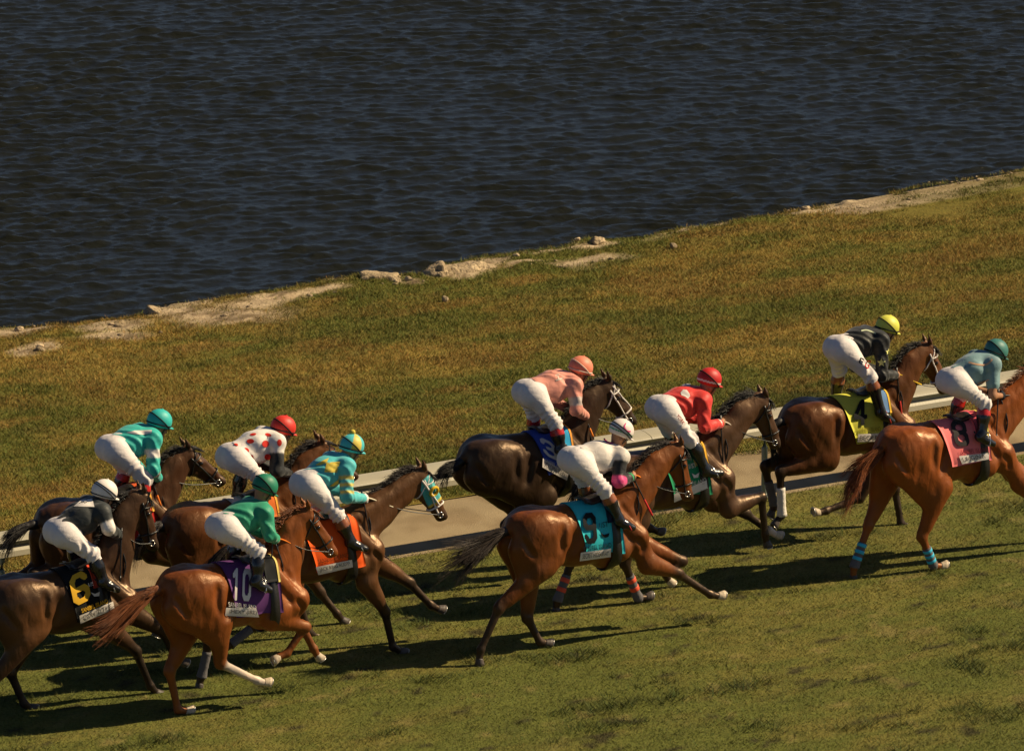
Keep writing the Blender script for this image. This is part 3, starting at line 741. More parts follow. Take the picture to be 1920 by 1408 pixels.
def build_horse(S):
    H = horse_skeleton(S); fr = H.fr
    base = np.array([H.T(0, 0, 0)[0], 0, 0]); H.off = base
    rt = root('race_horse', fr, base, S['hlabel'], 'horse', 'horses running in the race'); H.root = rt
    V, Q = surface(H.prims, .0175, smooth=2)
    nrm = np.cross(V[Q[:, 1]] - V[Q[:, 0]], V[Q[:, 3]] - V[Q[:, 0]]); vn = np.zeros_like(V)
    for i in range(4): np.add.at(vn, Q[:, i], nrm)
    vn /= np.linalg.norm(vn, axis=1)[:, None] + 1e-12
    hz = np.clip((V[:, 2] - .7) / .4, 0, 1)
    V = V + vn * (hz * (.0080 * vnoise(V, 11, S['num']) + .0058 * vnoise(V * np.array([1.7, 1, .6]), 26, S['num'] + 3) + .0012 * vnoise(V * np.array([1, 1, .5]), 70, S['num'] + 5)))[:, None]
    # coat pattern: nearest anatomical piece gives the colour
    main = np.array(S['coat']); pts = np.array(S['points'])
    best = np.full(len(V), 9.0); col = np.tile(main, (len(V), 1)); belly = H.Tinv(V)
    for q in H.prims:
        if q.sub: continue
        d = q.d(V); hit = d < best; best = np.where(hit, d, best); h = q.h(V)
        t = q.tag; key = t[:2] if t[:2] in ('RF', 'LF', 'RH', 'LH') else None
        c = np.tile(main, (len(V), 1))
        if key:
            seg = t[2:]
            w = {'forearm': sstep(.45, 1.0, h), 'gaskin': sstep(.7, 1.05, h), 'knee': .9, 'cannon': 1.0, 'fetlock': 1.0, 'pastern': 1.0}[seg] * S.get('dark', 1.0)
            c = mixc(main, pts, np.broadcast_to(np.asarray(w, float), (len(V),)))
            sk = S.get('socks', {}).get(key)
            if sk and seg in sk: c = np.tile(np.array([.62, .50, .40]), (len(V), 1))
        elif t == 'muzzle': c = mixc(main, np.array(S.get('muzzle', pts)), np.full(len(V), .75))
        elif t == 'ear': c = mixc(main, pts, np.full(len(V), .5 * S.get('dark', 1)))
        col = np.where(hit[:, None], c, col)
    n = fbm(V[:, 0] * 2.2 + S['num'] * 7, V[:, 2] * 2.2 + V[:, 1] * 1.3, 3)
    n2 = fbm(V[:, 0] * 7 + S['num'] * 3, V[:, 2] * 7 + V[:, 1] * 5, 4)
    col = col * (.48 + .62 * n + .42 * n2)[:, None] * np.array([1, .92, .85]) ** (2 * (n2 - .5))[:, None]
    lowb = sstep(1.02, .86, belly[:, 2]) if False else 0
    if S.get('flank'):                                                   # browner flanks and muzzle on dark horses
        e = 1 - sstep(.10, .34, np.linalg.norm((belly - np.array([-.45, 0, 1.12])) * np.array([.8, 0, 1]), axis=1))
        col = mixc(col, np.array(S['flank']), .8 * e * (best < .05))
    for _ in range(5): col = relax(col, Q, .6)
    mesh_obj('body', V, Q, coat_m, rt, base, col=col)
    # hooves
    for key, (cor, d, toe) in H.hoof.items():
        pale = key in S.get('pale', ())
        (hv, hf), (wv, wf) = hoof_mesh(cor, d, toe)
        hc = np.array([.46, .37, .26]) if pale else np.array([.07, .055, .045])
        hv = np.array(hv); ho = mesh_obj('hoof', hv, hf, hoof_m, rt, base, col=np.tile(hc, (len(hv), 1)) * (.8 + .4 * RNG.random((len(hv), 1))))
        mesh_obj('shoe', wv, wf, shoe_m, ho, base)
    # eyes
    for e, s in zip(H.eye, (-1, 1)):
        prims = [EL(e, (.020, .016, .019), 0, .01)]
        ev, eq = surface(prims, .007); mesh_obj('eye', ev, eq, eye_m, rt, base)
    hc = np.array(S.get('hair', S['points']))
    # mane
    ncp = [H.neck[0] + np.array([0, 0, .10])] + [c + H.pn * r * .93 for c, r in list(zip(H.neck, H.neckr))[2:]] + [H.hd(.01, .0)]
    crest = spline(ncp, 60)
    blow = S.get('blow', (-.75, .1, .35))
    def mane(i, rg):
        u = rg.random() ** .85 * 58; k = int(u); p = crest[k] + (crest[min(k + 1, 59)] - crest[k]) * (u - k) + np.array([0, rg.normal() * .010, -.015])
        L = (.05 + .075 * rg.random()) * (.75 + .5 * (u / 58)) * S.get('manelen', 1.0)
        d = np.array(blow) + rg.normal(size=3) * .20; d /= np.linalg.norm(d)
        d2 = np.array([-.8, -.25 * (1 if rg.random() < .6 else -1), -.35]) + rg.normal(size=3) * .25
        return [p, p + (H.pn * .5 + d * .5) * L * .4, p + d * L * .8, p + d * L * .9 + d2 * L * .35]
    mv, mf = strands(mane, 1000, 5, .0042, S['num']); mesh_obj('mane', mv, mf, hair_m, rt, base, col=np.tile(hc, (len(mv), 1)) * (.7 + .7 * fbm(mv[:, 0] * 20, mv[:, 2] * 20, 2))[:, None])
    def fore(i, rg):
        p = H.hd(.0 + .05 * rg.random(), .005, rg.normal() * .025); L = .10 + .08 * rg.random()
        d = H.hax * .8 + H.hup * .35 + np.array([-.25, rg.normal() * .3, .15]); d /= np.linalg.norm(d)
        return [p, p + H.hup * .02 + d * L * .4, p + d * L + H.hup * -.01]
    mv, mf = strands(fore, 130, 4, .004, S['num'] + 50); mesh_obj('forelock', mv, mf, hair_m, rt, base, col=np.tile(hc, (len(mv), 1)))
    # tail
    dock = H.T(-.84, 0, 1.41)
    tp = [dock] + [fr.at(a, b, S.get('taily', .0)) for a, b in S['tail']]
    tl = spline(tp, 40); spread = S.get('tailspread', .16)
    Ltot = len(tl)
    rc = np.random.default_rng(S['num'] + 400); clump = rc.normal(size=(26, 3)); clump2 = rc.normal(size=(26, 3)); clen = .5 + .5 * rc.random(26)
    def tailh(i, rg):
        q = rg.integers(26); e = clen[q] * (.75 + .25 * rg.random()); g = clump[q] * .85 + rg.normal(size=3) * .35; g2 = clump2[q] * .9 + rg.normal(size=3) * .3; ph = rg.random() * 6.28
        out = []
        for s in np.linspace(0, 1, 7):
            c = tl[min(int(s * e * (Ltot - 1)), Ltot - 1)]
            w = .020 + spread * (s * e) ** 1.3 * .50
            out.append(c + g * w * np.array([.6, .55, .75]) + g2 * w * .75 * s * s + np.array([0, 0, .012 * math.sin(s * 7 + ph)]) * s)
        return out
    tv, tf = strands(tailh, S.get('tailn', 420) * 2, 9, .0045, S['num'] + 90)
    core = [RC(tl[i], tl[i + 6], .052 * (1 - i / 40), .052 * (1 - (i + 6) / 40) + .006, 1, .03) for i in range(0, 24, 6)]
    cv, cq = surface(core, .016)
    o = mesh_obj('tail', tv, tf, hair_m, rt, base, col=np.tile(np.array(S.get('tailcol', hc)), (len(tv), 1)) * (.6 + .8 * fbm(tv[:, 0] * 14, tv[:, 2] * 14 + 3 * tv[:, 1], 2))[:, None])
    mesh_obj('dock', cv, cq, hair_m, o, base, col=np.tile(np.array(S.get('tailcol', hc)), (len(cv), 1)) * .9)
    # leg wraps
    for key, (c0, c1, wc, stripes) in S.get('wraps', {}).items():
        k_, f_, h_ = H.leg[key]
        u = np.linspace(c0, c1, 12); P = k_ + (f_ - k_) * u[:, None]
        P = np.array([k_ + (f_ - k_) * t if t <= 1 else f_ + (h_ - f_) * (t - 1) for t in u])
        rr = .049 + .010 * np.exp(-((u - 1) / .10) ** 2) + .002 * np.sin(np.arange(12) * 2.4)
        wm = wrap_m if wc == 'grey' else plain('white_leg_wrap', (.72, .66, .58), rough=.9, bump=.3)
        wo = mesh_obj('leg_wrap', *tube(P, rr, 14), wm, rt, base)
        for (s0, s1, sc_) in stripes:
            us = np.linspace(s0, s1, 4); Ps = np.array([k_ + (f_ - k_) * t for t in us])
            mesh_obj('stripe', *tube(Ps, .0535, 14, cap=True), plain('stripe_' + sc_, {'red': (.72, .08, .03), 'blue': (.03, .42, .62)}[sc_], rough=.7), wo, base)
    return H

# ================================================================== JOCKEYS AND TACK
skin_m = plain('skin', (.34, .165, .085), rough=.5, noise=.1, spec=.35)
cloth_m = attr_mat('silks', rough=.55, spec=.3, noise=.10, nscale=14, bump=.25, bscale=(11, 14, 16), bdist=.03, sheen=.15)
cotton_m = attr_mat('white_breeches', rough=.7, spec=.2, noise=.05, nscale=18, bump=.4, bscale=(8, 13, 16), bdist=.03, sheen=.05)
boot_m = attr_mat('polished_boot', rough=.26, spec=.5, noise=.1, nscale=10, bump=.12, bscale=(30, 30, 30), bdist=.01, coat=.2)
helm_m = attr_mat('cap_cover', rough=.5, spec=.35, noise=.08, nscale=14, bump=.15, bscale=(30, 30, 30), bdist=.01)
black_l = plain('black_leather', (.012, .011, .010), rough=.38, noise=.2, bump=.15)
steel_m = plain('stirrup_steel', (.55, .53, .50), rough=.25, metal=.95)
def dye(c, rough=.6): return plain('dye_%02d_%02d_%02d' % tuple(int(v * 99) for v in c), c, rough=max(rough, .7), spec=.12, noise=.08)
WHITE = (.74, .68, .62); BLACK = (.012, .013, .014)

def textmesh(s, bold=0.0):
    cu = bpy.data.curves.new('t', 'FONT'); cu.body = s; cu.size = 1; cu.offset = bold; cu.resolution_u = 3; cu.fill_mode = 'FRONT'
    ob = bpy.data.objects.new('t', cu); COL.objects.link(ob)
    dg = bpy.context.evaluated_depsgraph_get(); me = bpy.data.meshes.new_from_object(ob.evaluated_get(dg))
    import bmesh
    bm = bmesh.new(); bm.from_mesh(me); bmesh.ops.triangulate(bm, faces=bm.faces)
    hgt = max(v.co.y for v in bm.verts) - min(v.co.y for v in bm.verts)
    for _ in range(4):
        lg = [e for e in bm.edges if e.calc_length() > .16 * hgt]
        if not lg or len(s) > 4: break
        bmesh.ops.subdivide_edges(bm, edges=lg, cuts=1, use_grid_fill=False); bmesh.ops.triangulate(bm, faces=bm.faces)
    bm.verts.index_update()
    V = np.array([v.co[:2] for v in bm.verts]); Fc = [[v.index for v in f.verts] for f in bm.faces]; bm.free()
    bpy.data.objects.remove(ob); bpy.data.curves.remove(cu); bpy.data.meshes.remove(me)
    lo, hi = V.min(0), V.max(0)
    return (V - lo) / (hi - lo), Fc
def on_surface(fr, prims, px, grow, cut=None):
    D = np.array([fr.ray(a, b) for a, b in px])
    P, ok = trace(prims, fr.o, D, grow, 70.0, cut)
    if (~ok).any() and ok.any():
        t = np.median(((P - fr.o) * D).sum(1)[ok]); P[~ok] = (fr.o + D * t)[~ok]
    return P
def print_text(name, s, bl, br, tl, fr, prims, grow, mat, parent, off, bold=0.0, cut=None):
    V, Fc = textmesh(s, bold); bl, br, tl = (np.array(q, float) for q in (bl, br, tl))
    px = bl + V[:, :1] * (br - bl) + V[:, 1:] * (tl - bl)
    return mesh_obj(name, on_surface(fr, prims, px, grow, cut), Fc, mat, parent, off, smooth=False)
STROKES = {
 '0': [[(.25, 1.7), (.75, 1.7), (1, 1.42), (1, .28), (.75, 0), (.25, 0), (0, .28), (0, 1.42), (.25, 1.7)]],
 '1': [[(.1, 1.42), (.5, 1.7), (.5, 0)]],
 '2': [[(0, 1.35), (0, 1.45), (.25, 1.7), (.75, 1.7), (1, 1.45), (1, 1.1), (0, .2), (0, 0), (1, 0)]],
 '3': [[(0, 1.35), (0, 1.45), (.25, 1.7), (.75, 1.7), (1, 1.45), (1, 1.1), (.75, .88), (.4, .88)], [(.75, .88), (1, .65), (1, .25), (.75, 0), (.25, 0), (0, .25), (0, .35)]],
 '4': [[(.72, 0), (.72, 1.7), (.55, 1.6), (0, .62), (0, .5), (1.0, .5)]],
 '6': [[(1, 1.40), (.75, 1.7), (.25, 1.7), (0, 1.42), (0, .28), (.25, 0), (.75, 0), (1, .28), (1, .58), (.75, .82), (.1, .82)]],
 '8': [[(.25, 1.7), (.75, 1.7), (1, 1.45), (1, 1.1), (.8, .88), (.2, .88), (0, 1.1), (0, 1.45), (.25, 1.7)], [(.2, .88), (.8, .88), (1, .65), (1, .25), (.75, 0), (.25, 0), (0, .25), (0, .65), (.2, .88)]],
}
STROKES['9'] = [[(1 - a, 1.7 - b) for a, b in l] for l in STROKES['6']]
def block_number(s, bl, br, tl, fr, prims, grow, mat, parent, off):
    """athletic block figures printed on the cloth, as a fine sheet following the surface"""
    bl, br, tl = (np.array(q, float) for q in (bl, br, tl)); n = len(s); th = .175
    adv = 1.62; W = adv * (n - 1) + 1 + 2 * th; Hh = 1.7 + 2 * th; nx, ny = 30 * n, 46
    gx = np.linspace(0, W, nx + 1); gy = np.linspace(0, Hh, ny + 1)
    cx, cy = np.meshgrid((gx[1:] + gx[:-1]) / 2 - th, (gy[1:] + gy[:-1]) / 2 - th, indexing='ij'); d = np.full(cx.shape, 9.0)
    for i, ch in enumerate(s):
        for L in STROKES[ch]:
            for (ax, ay), (bx, by) in zip(L[:-1], L[1:]):
                ax_, bx_ = ax + adv * i, bx + adv * i; vx, vy = bx_ - ax_, by - ay
                t = np.clip(((cx - ax_) * vx + (cy - ay) * vy) / max(vx * vx + vy * vy, 1e-9), 0, 1)
                d = np.minimum(d, np.maximum(np.abs(cx - ax_ - t * vx), np.abs(cy - ay - t * vy)) * .5 + .5 * np.hypot(cx - ax_ - t * vx, cy - ay - t * vy))
    cell = np.argwhere(d < th); I = lambda a, b: a * (ny + 1) + b
    F0 = np.stack([I(cell[:, 0], cell[:, 1]), I(cell[:, 0] + 1, cell[:, 1]), I(cell[:, 0] + 1, cell[:, 1] + 1), I(cell[:, 0], cell[:, 1] + 1)], 1)
    use, inv = np.unique(F0, return_inverse=True); U = np.stack([use // (ny + 1) / nx, use % (ny + 1) / ny], 1)
    px = bl + U[:, :1] * (br - bl) + U[:, 1:] * (tl - bl)
    return mesh_obj('number', on_surface(fr, prims, px, grow), inv.reshape(-1, 4), mat, parent, off)
def patch_px(name, poly, fr, prims, grow, mat, parent, off, rings=4, dense=3, cut=None):
    poly = np.array(poly, float); n = len(poly)
    rim = np.concatenate([poly[i] + (poly[(i + 1) % n] - poly[i]) * np.linspace(0, 1, dense, endpoint=False)[:, None] for i in range(n)])
    c = rim.mean(0); m = len(rim)
    px = np.vstack([[c]] + [c + (rim - c) * k / rings for k in range(1, rings + 1)])
    P = on_surface(fr, prims, px, grow, cut)
    Fc = [(0, 1 + i, 1 + (i + 1) % m) for i in range(m)]
    for k in range(rings - 1):
        for i in range(m): Fc.append((1 + k * m + i, 1 + (k + 1) * m + i, 1 + (k + 1) * m + (i + 1) % m, 1 + k * m + (i + 1) % m))
    return mesh_obj(name, P, Fc, mat, parent, off, smooth=True)
def disc(c, rx, ry=None, n=14, rot=0.0):
    ry = ry or rx; a = np.linspace(0, 2 * math.pi, n, endpoint=False)
    x, y = rx * np.cos(a), ry * np.sin(a); return np.stack([c[0] + x * math.cos(rot) - y * math.sin(rot), c[1] + x * math.sin(rot) + y * math.cos(rot)], 1)
def star(c, r, rot=0.0):
    return [(c[0] + (r if i % 2 == 0 else r * .42) * math.sin(rot + math.pi * i / 5), c[1] - (r if i % 2 == 0 else r * .42) * math.cos(rot + math.pi * i / 5)) for i in range(10)]
def band_px(name, line, w, fr, prims, grow, mat, parent, off, n=24, cut=None):
    L = spline([(a, b, 0) for a, b in line], n)[:, :2]; T = np.gradient(L, axis=0); T /= np.linalg.norm(T, axis=1)[:, None]
    N = np.stack([-T[:, 1], T[:, 0]], 1) * w * .5
    P = on_surface(fr, prims, np.vstack([L - N, L, L + N]), grow, cut)
    Fc = [(k * n + i, k * n + i + 1, (k + 1) * n + i + 1, (k + 1) * n + i) for k in range(2) for i in range(n - 1)]
    return mesh_obj(name, P, Fc, mat, parent, off)

def saddle_patch(H, x0, x1, zb, grow, phimax=None, nx=18, nphi=40, thick=.010, wave=.004, seed=0, slant=0.0):
    """a sheet laid over the horse's back between torso stations x0 and x1, hanging to torso height zb on both sides"""
    T = H.T; xs = np.linspace(x0, x1, nx); out = np.zeros((nx, nphi, 3)); nrm = np.zeros((nx, nphi, 3))
    fine = np.linspace(0, R(125), 60)
    half = nphi // 2
    for s in (-1, 1):
        Cc = np.array([T(xx, 0, 1.24) for xx in xs for f in fine]); D = np.array([T(xx, s * math.sin(f), 1.24 + math.cos(f)) for xx in xs for f in fine]) - Cc
        D /= np.linalg.norm(D, axis=1)[:, None]
        Pf = cast_out(H.trunk, Cc, D, grow).reshape(nx, 60, 3); Df = D.reshape(nx, 60, 3); zt = H.Tinv(Pf)[..., 2]
        for i in range(nx):
            if phimax is None:
                k = np.argmax(zt[i] < zb); fend = np.interp(zb, [zt[i, k], zt[i, k - 1]], [fine[k], fine[k - 1]]) if k > 0 else fine[-1]
            else: fend = phimax
            ff = np.linspace(0, fend, half + 1)[1:] if s > 0 else np.linspace(0, fend, half)
            P = np.stack([np.interp(ff, fine, Pf[i, :, q]) for q in range(3)], 1); Dn = np.stack([np.interp(ff, fine, Df[i, :, q]) for q in range(3)], 1)
            P = P + Dn * (wave * vnoise(P, 22, seed))[:, None]
            if s < 0: out[i, :half] = P[::-1]; nrm[i, :half] = Dn[::-1]
            else: out[i, half:] = P; nrm[i, half:] = Dn
    if slant:                                                  # the rear edge is cut forward towards the hem
        fr_ = np.abs(np.linspace(-1, 1, nphi)); u0 = np.linspace(0, 1, nx)
        for j in range(nphi):
            sh = slant * fr_[j] ** 1.3 / (x1 - x0); u1 = sh + (1 - sh) * u0
            out[:, j] = np.stack([np.interp(u1, u0, out[:, j, q]) for q in range(3)], 1)
    V = np.concatenate([out.reshape(-1, 3), (out - nrm * thick).reshape(-1, 3)])
    I = np.arange(nx * nphi).reshape(nx, nphi); N = nx * nphi
    Fc = []
    for i in range(nx - 1):
        for j in range(nphi - 1):
            Fc.append((I[i, j], I[i + 1, j], I[i + 1, j + 1], I[i, j + 1])); Fc.append((N + I[i, j], N + I[i, j + 1], N + I[i + 1, j + 1], N + I[i + 1, j]))
    edge = [I[i, 0] for i in range(nx)] + [I[nx - 1, j] for j in range(1, nphi)] + [I[i, nphi - 1] for i in range(nx - 2, -1, -1)] + [I[0, j] for j in range(nphi - 2, 0, -1)]
    for a, b in zip(edge, edge[1:] + edge[:1]): Fc.append((a, b, N + b, N + a))
    return V, Fc

def build_tack(H, C):
    S = H.S; fr = H.fr; num = S['num']
    # saddle cloth
    off = H.T(.1, 0, 1.5)
    P = on_surface(fr, H.trunk, [C['bl'], C['br'], C['tl']], .014); q = H.Tinv(P)
    x0 = C.get('x0', (q[0, 0] + q[2, 0]) / 2); x1 = C.get('x1', .40); zb = (.6 * q[0, 2] + .4 * q[1, 2] - .012) if C.get('strip') else C.get('zb', q[0, 2]); drop = q[1, 2] - q[0, 2]
    x0 = float(np.clip(x0, -.42, .0)); zb = float(np.clip(zb, .93, 1.15))
    rt = root('saddle_cloth', fr, off, C['label'], 'saddle cloth', 'numbered saddle cloths')
    g = .016
    V, Fc = saddle_patch(H, x0, x1, zb, g, seed=num, wave=.003, slant=C.get('slant', .10))
    mesh_obj('cloth', V, Fc, dye(C['col'], .7), rt, off)
    if C.get('strip'):
        st = C['strip']; sm = dye(WHITE, .7)
        so = patch_px('name_strip', st, fr, H.trunk, g + .009, sm, rt, off, rings=3, dense=6)
        if C.get('name'):
            bl, br, tr, tl = [np.array(p, float) for p in st]
            e = lambda u, v: bl + (br - bl) * u + (tl - bl) * v
            print_text('name_lettering', C['name'], e(.08, .22), e(.92, .22), e(.08, .78), fr, H.trunk, g + .013, dye((.10, .09, .09)), so, off)
    for (s, bl, br, tl, colr, bold) in C.get('text', ()):
        if s.isdigit(): block_number(s, bl, br, tl, fr, H.trunk, g + .015, dye(colr), rt, off)
        else: print_text('lettering', s, bl, br, tl, fr, H.trunk, g + .014, dye(colr), rt, off, bold)
    for poly, colr in C.get('marks', ()):
        patch_px('emblem', poly, fr, H.trunk, g + .011, dye(colr), rt, off, rings=2, dense=2)
    # saddle
    sr = root('racing_saddle', fr, off, C['slabel'], 'saddle', 'racing saddles')
    V, Fc = saddle_patch(H, .03, .27, 1.3, .034, phimax=R(20), nx=14, nphi=20, thick=.02, wave=.002)
    V = np.array(V); u = H.Tinv(V)[:, 0]; V[:, 2] += .030 * np.exp(-((u - .04) / .05) ** 2) + .018 * np.exp(-((u - .24) / .05) ** 2)
    mesh_obj('seat', V, Fc, black_l, sr, off)
    if C.get('pad'):
        V, Fc = saddle_patch(H, .22, .37, 1.3, .042, phimax=R(62), nx=8, nphi=24, thick=.026, wave=.003, seed=num + 5)
        po = mesh_obj('pad', V, Fc, dye(C['pad'][0], .7), sr, off)
        V, Fc = saddle_patch(H, .365, .392, 1.3, .046, phimax=R(64), nx=4, nphi=24, thick=.03, wave=.003, seed=num + 5)
        mesh_obj('pad_edge', V, Fc, dye(C['pad'][1], .7), po, off)
    # girth: a strap right round the barrel
    a = np.linspace(0, 2 * math.pi, 57)[:-1]
    W = []
    for xx, gr in ((.265, .012), (.265, .021), (.36, .021), (.36, .012)):
        c = H.T(xx, 0, 1.24); D = np.array([H.T(xx, math.sin(t), 1.24 + math.cos(t)) - c for t in a]); D /= np.linalg.norm(D, axis=1)[:, None]
        W.append(cast_out(H.trunk, c, D, gr + .004))
    W = np.array(W); n = len(a); V = W.reshape(-1, 3)
    Fc = [(k * n + i, k * n + (i + 1) % n, ((k + 1) % 4) * n + (i + 1) % n, ((k + 1) % 4) * n + i) for k in range(4) for i in range(n)]
    mesh_obj('girth', V, Fc, black_l, sr, off)
    H.saddle = sr; H.soff = off
    # bridle
    boff = H.hd(.1, -.05); B = C.get('bridle', BLACK); bm = dye(B, .5) if B != BLACK else black_l
    br = root('bridle', fr, boff, C['blabel'], 'bridle', 'bridles')
    hp = [q for q in H.prims if q.tag in ('head', 'muzzle')]
    def loop(s, tilt, w, n0=-.09, a0=0, a1=2 * math.pi, nn=28, gr=.007):
        c = H.hd(s, n0); e1 = H.hup * math.cos(tilt) + H.hax * math.sin(tilt); e2 = np.array([0, 1.0, 0])
        t = np.linspace(a0, a1, nn); D = np.cos(t)[:, None] * e1 + np.sin(t)[:, None] * e2
        P = cast_out(hp, c, D, gr, rmax=.3); return tube(P, w, 6, cap=False, flat=1)
    mesh_obj('noseband', *loop(.43, .12, C.get('bw', .010)), bm, br, boff); mesh_obj('throat_strap', *loop(.13, -.55, .008), bm, br, boff); mesh_obj('browband', *loop(.12, .35, .009, a0=-1.7, a1=1.7), bm, br, boff)
    for s in (-1, 1):
        u = np.linspace(.06, .52, 14); c = np.array([H.hd(k, -.075 - .03 * (k - .06) / .46) for k in u]); D = np.tile(np.array([0, s, 0.0]), (14, 1))
        mesh_obj('cheek_strap', *tube(cast_out(hp, c, D, .006, rmax=.3), C.get('bw', .010), 6), bm, br, boff)
        b = H.hd(.53, -.095, s * .058); t = np.linspace(0, 2 * math.pi, 15)
        mesh_obj('bit_ring', *tube(np.array([b + .030 * (math.cos(k) * H.hax + math.sin(k) * H.hup) for k in t]), .006, 6, cap=False), steel_m, br, boff)
    if C.get('vstrap'):                                        # straps crossing the face
        for s in (-1, 1):
            P = [H.hd(.08, -.0, s * .02), H.hd(.25, .01, s * .045), H.hd(.42, -.02, s * .05)]
            c = np.array([H.hd(k, -.08) for k in np.linspace(.05, .45, 12)]); D = np.array([H.hup * .8 + np.array([0, s * (1.0 - .9 * k), 0]) for k in np.linspace(0, 1, 12)]); D /= np.linalg.norm(D, axis=1)[:, None]
            mesh_obj('face_strap', *tube(cast_out(hp, c, D, .006, rmax=.3), .009, 6), bm, br, boff)
    if C.get('hood'):
        def cut(p, f):
            q = p - H.hbase; s = q @ H.hax; n = q @ H.hup
            f = np.maximum(f, np.maximum(.05 - s, s - .40)); return np.maximum(f, -.165 - n)
        V, Q = surface([q for q in H.prims if q.tag == 'head'], .011, .010, post=cut)
        col = np.tile(np.array([.06, .36, .36]), (len(V), 1)); s = (V - H.hbase) @ H.hax
        col[s > .365] = (.62, .46, .05)
        ho = mesh_obj('blinker_hood', V, Q, cloth_m, br, boff, col=col)
        for s in (-1, 1):
            e = H.hd(.235, -.045, s * .085); t = np.linspace(0, 2 * math.pi, 19)
            mesh_obj('blinker_cup', *tube(np.array([e + .048 * (math.cos(k) * H.hax + math.sin(k) * H.hup) + np.array([0, s * (.012 - .02 * math.cos(k)), 0]) for k in t]), .017, 8, cap=False), dye((.66, .42, .03)), ho, boff)
            c = np.array([H.hd(k, -.10 + .12 * (k - .06)) for k in np.linspace(.05, .42, 12)]); D = np.tile(np.array([0, s, 0.0]), (12, 1))
            mesh_obj('white_piping', *tube(cast_out(hp, c, D, .016, rmax=.3), .010, 6), dye(WHITE), ho, boff)
    # reins
    J = H.J
    for s, hand in ((-1, J.hand[-1]), (1, J.hand[1])):
        b = H.hd(.53, -.095, s * .062); m = (b + hand) * .5 + np.array([0, s * .03, -.03])
        P = spline([b, m, hand + np.array([.05, 0, 0]), hand + np.array([-.02, 0, -.02])], 24)
        mesh_obj('rein', *tube(P, .011, 6, flat=.45), black_l, br, boff)
        if C.get('grip'):
            k0 = int(24 * C['grip'][1]); mesh_obj('rein_grip', *tube(P[k0:-2], .017, 6, flat=.5), dye(C['grip'][0], .8), br, boff)
        if s == -1:                                            # the loose loop of rein by the shoulder
            L = spline([hand + np.array([-.02, 0, -.02]), hand + np.array([.03, -.07, -.28]), hand + np.array([-.02, -.06, -.45]), hand + np.array([.0, -.03, -.22]), hand + np.array([.02, .02, -.03])], 26)
            mesh_obj('rein_end', *tube(L, .008, 6), black_l, br, boff)
    # whip
    if C.get('whip'):
        a, b, wc = C['whip']; p0 = fr.at(*a, -.13); p1 = fr.at(*b, -.20); w = (p1 - p0); w /= np.linalg.norm(w)
        wr = root('riding_whip', fr, p0, C['wlabel'], 'whip', 'riding whips')
        P = np.array([p0 - w * .12 + (p1 - p0 + w * .12) * k for k in np.linspace(0, 1, 10)])
        mesh_obj('shaft', *tube(P, np.linspace(.009, .006, 10), 8), black_l, wr, p0); mesh_obj('handle', *tube(P[:3] - w * .02, .013, 8), black_l, wr, p0)
        mesh_obj('flap', *tube(P[5:9] if wc else P[8:], .011, 8), dye(wc) if wc else black_l, wr, p0)

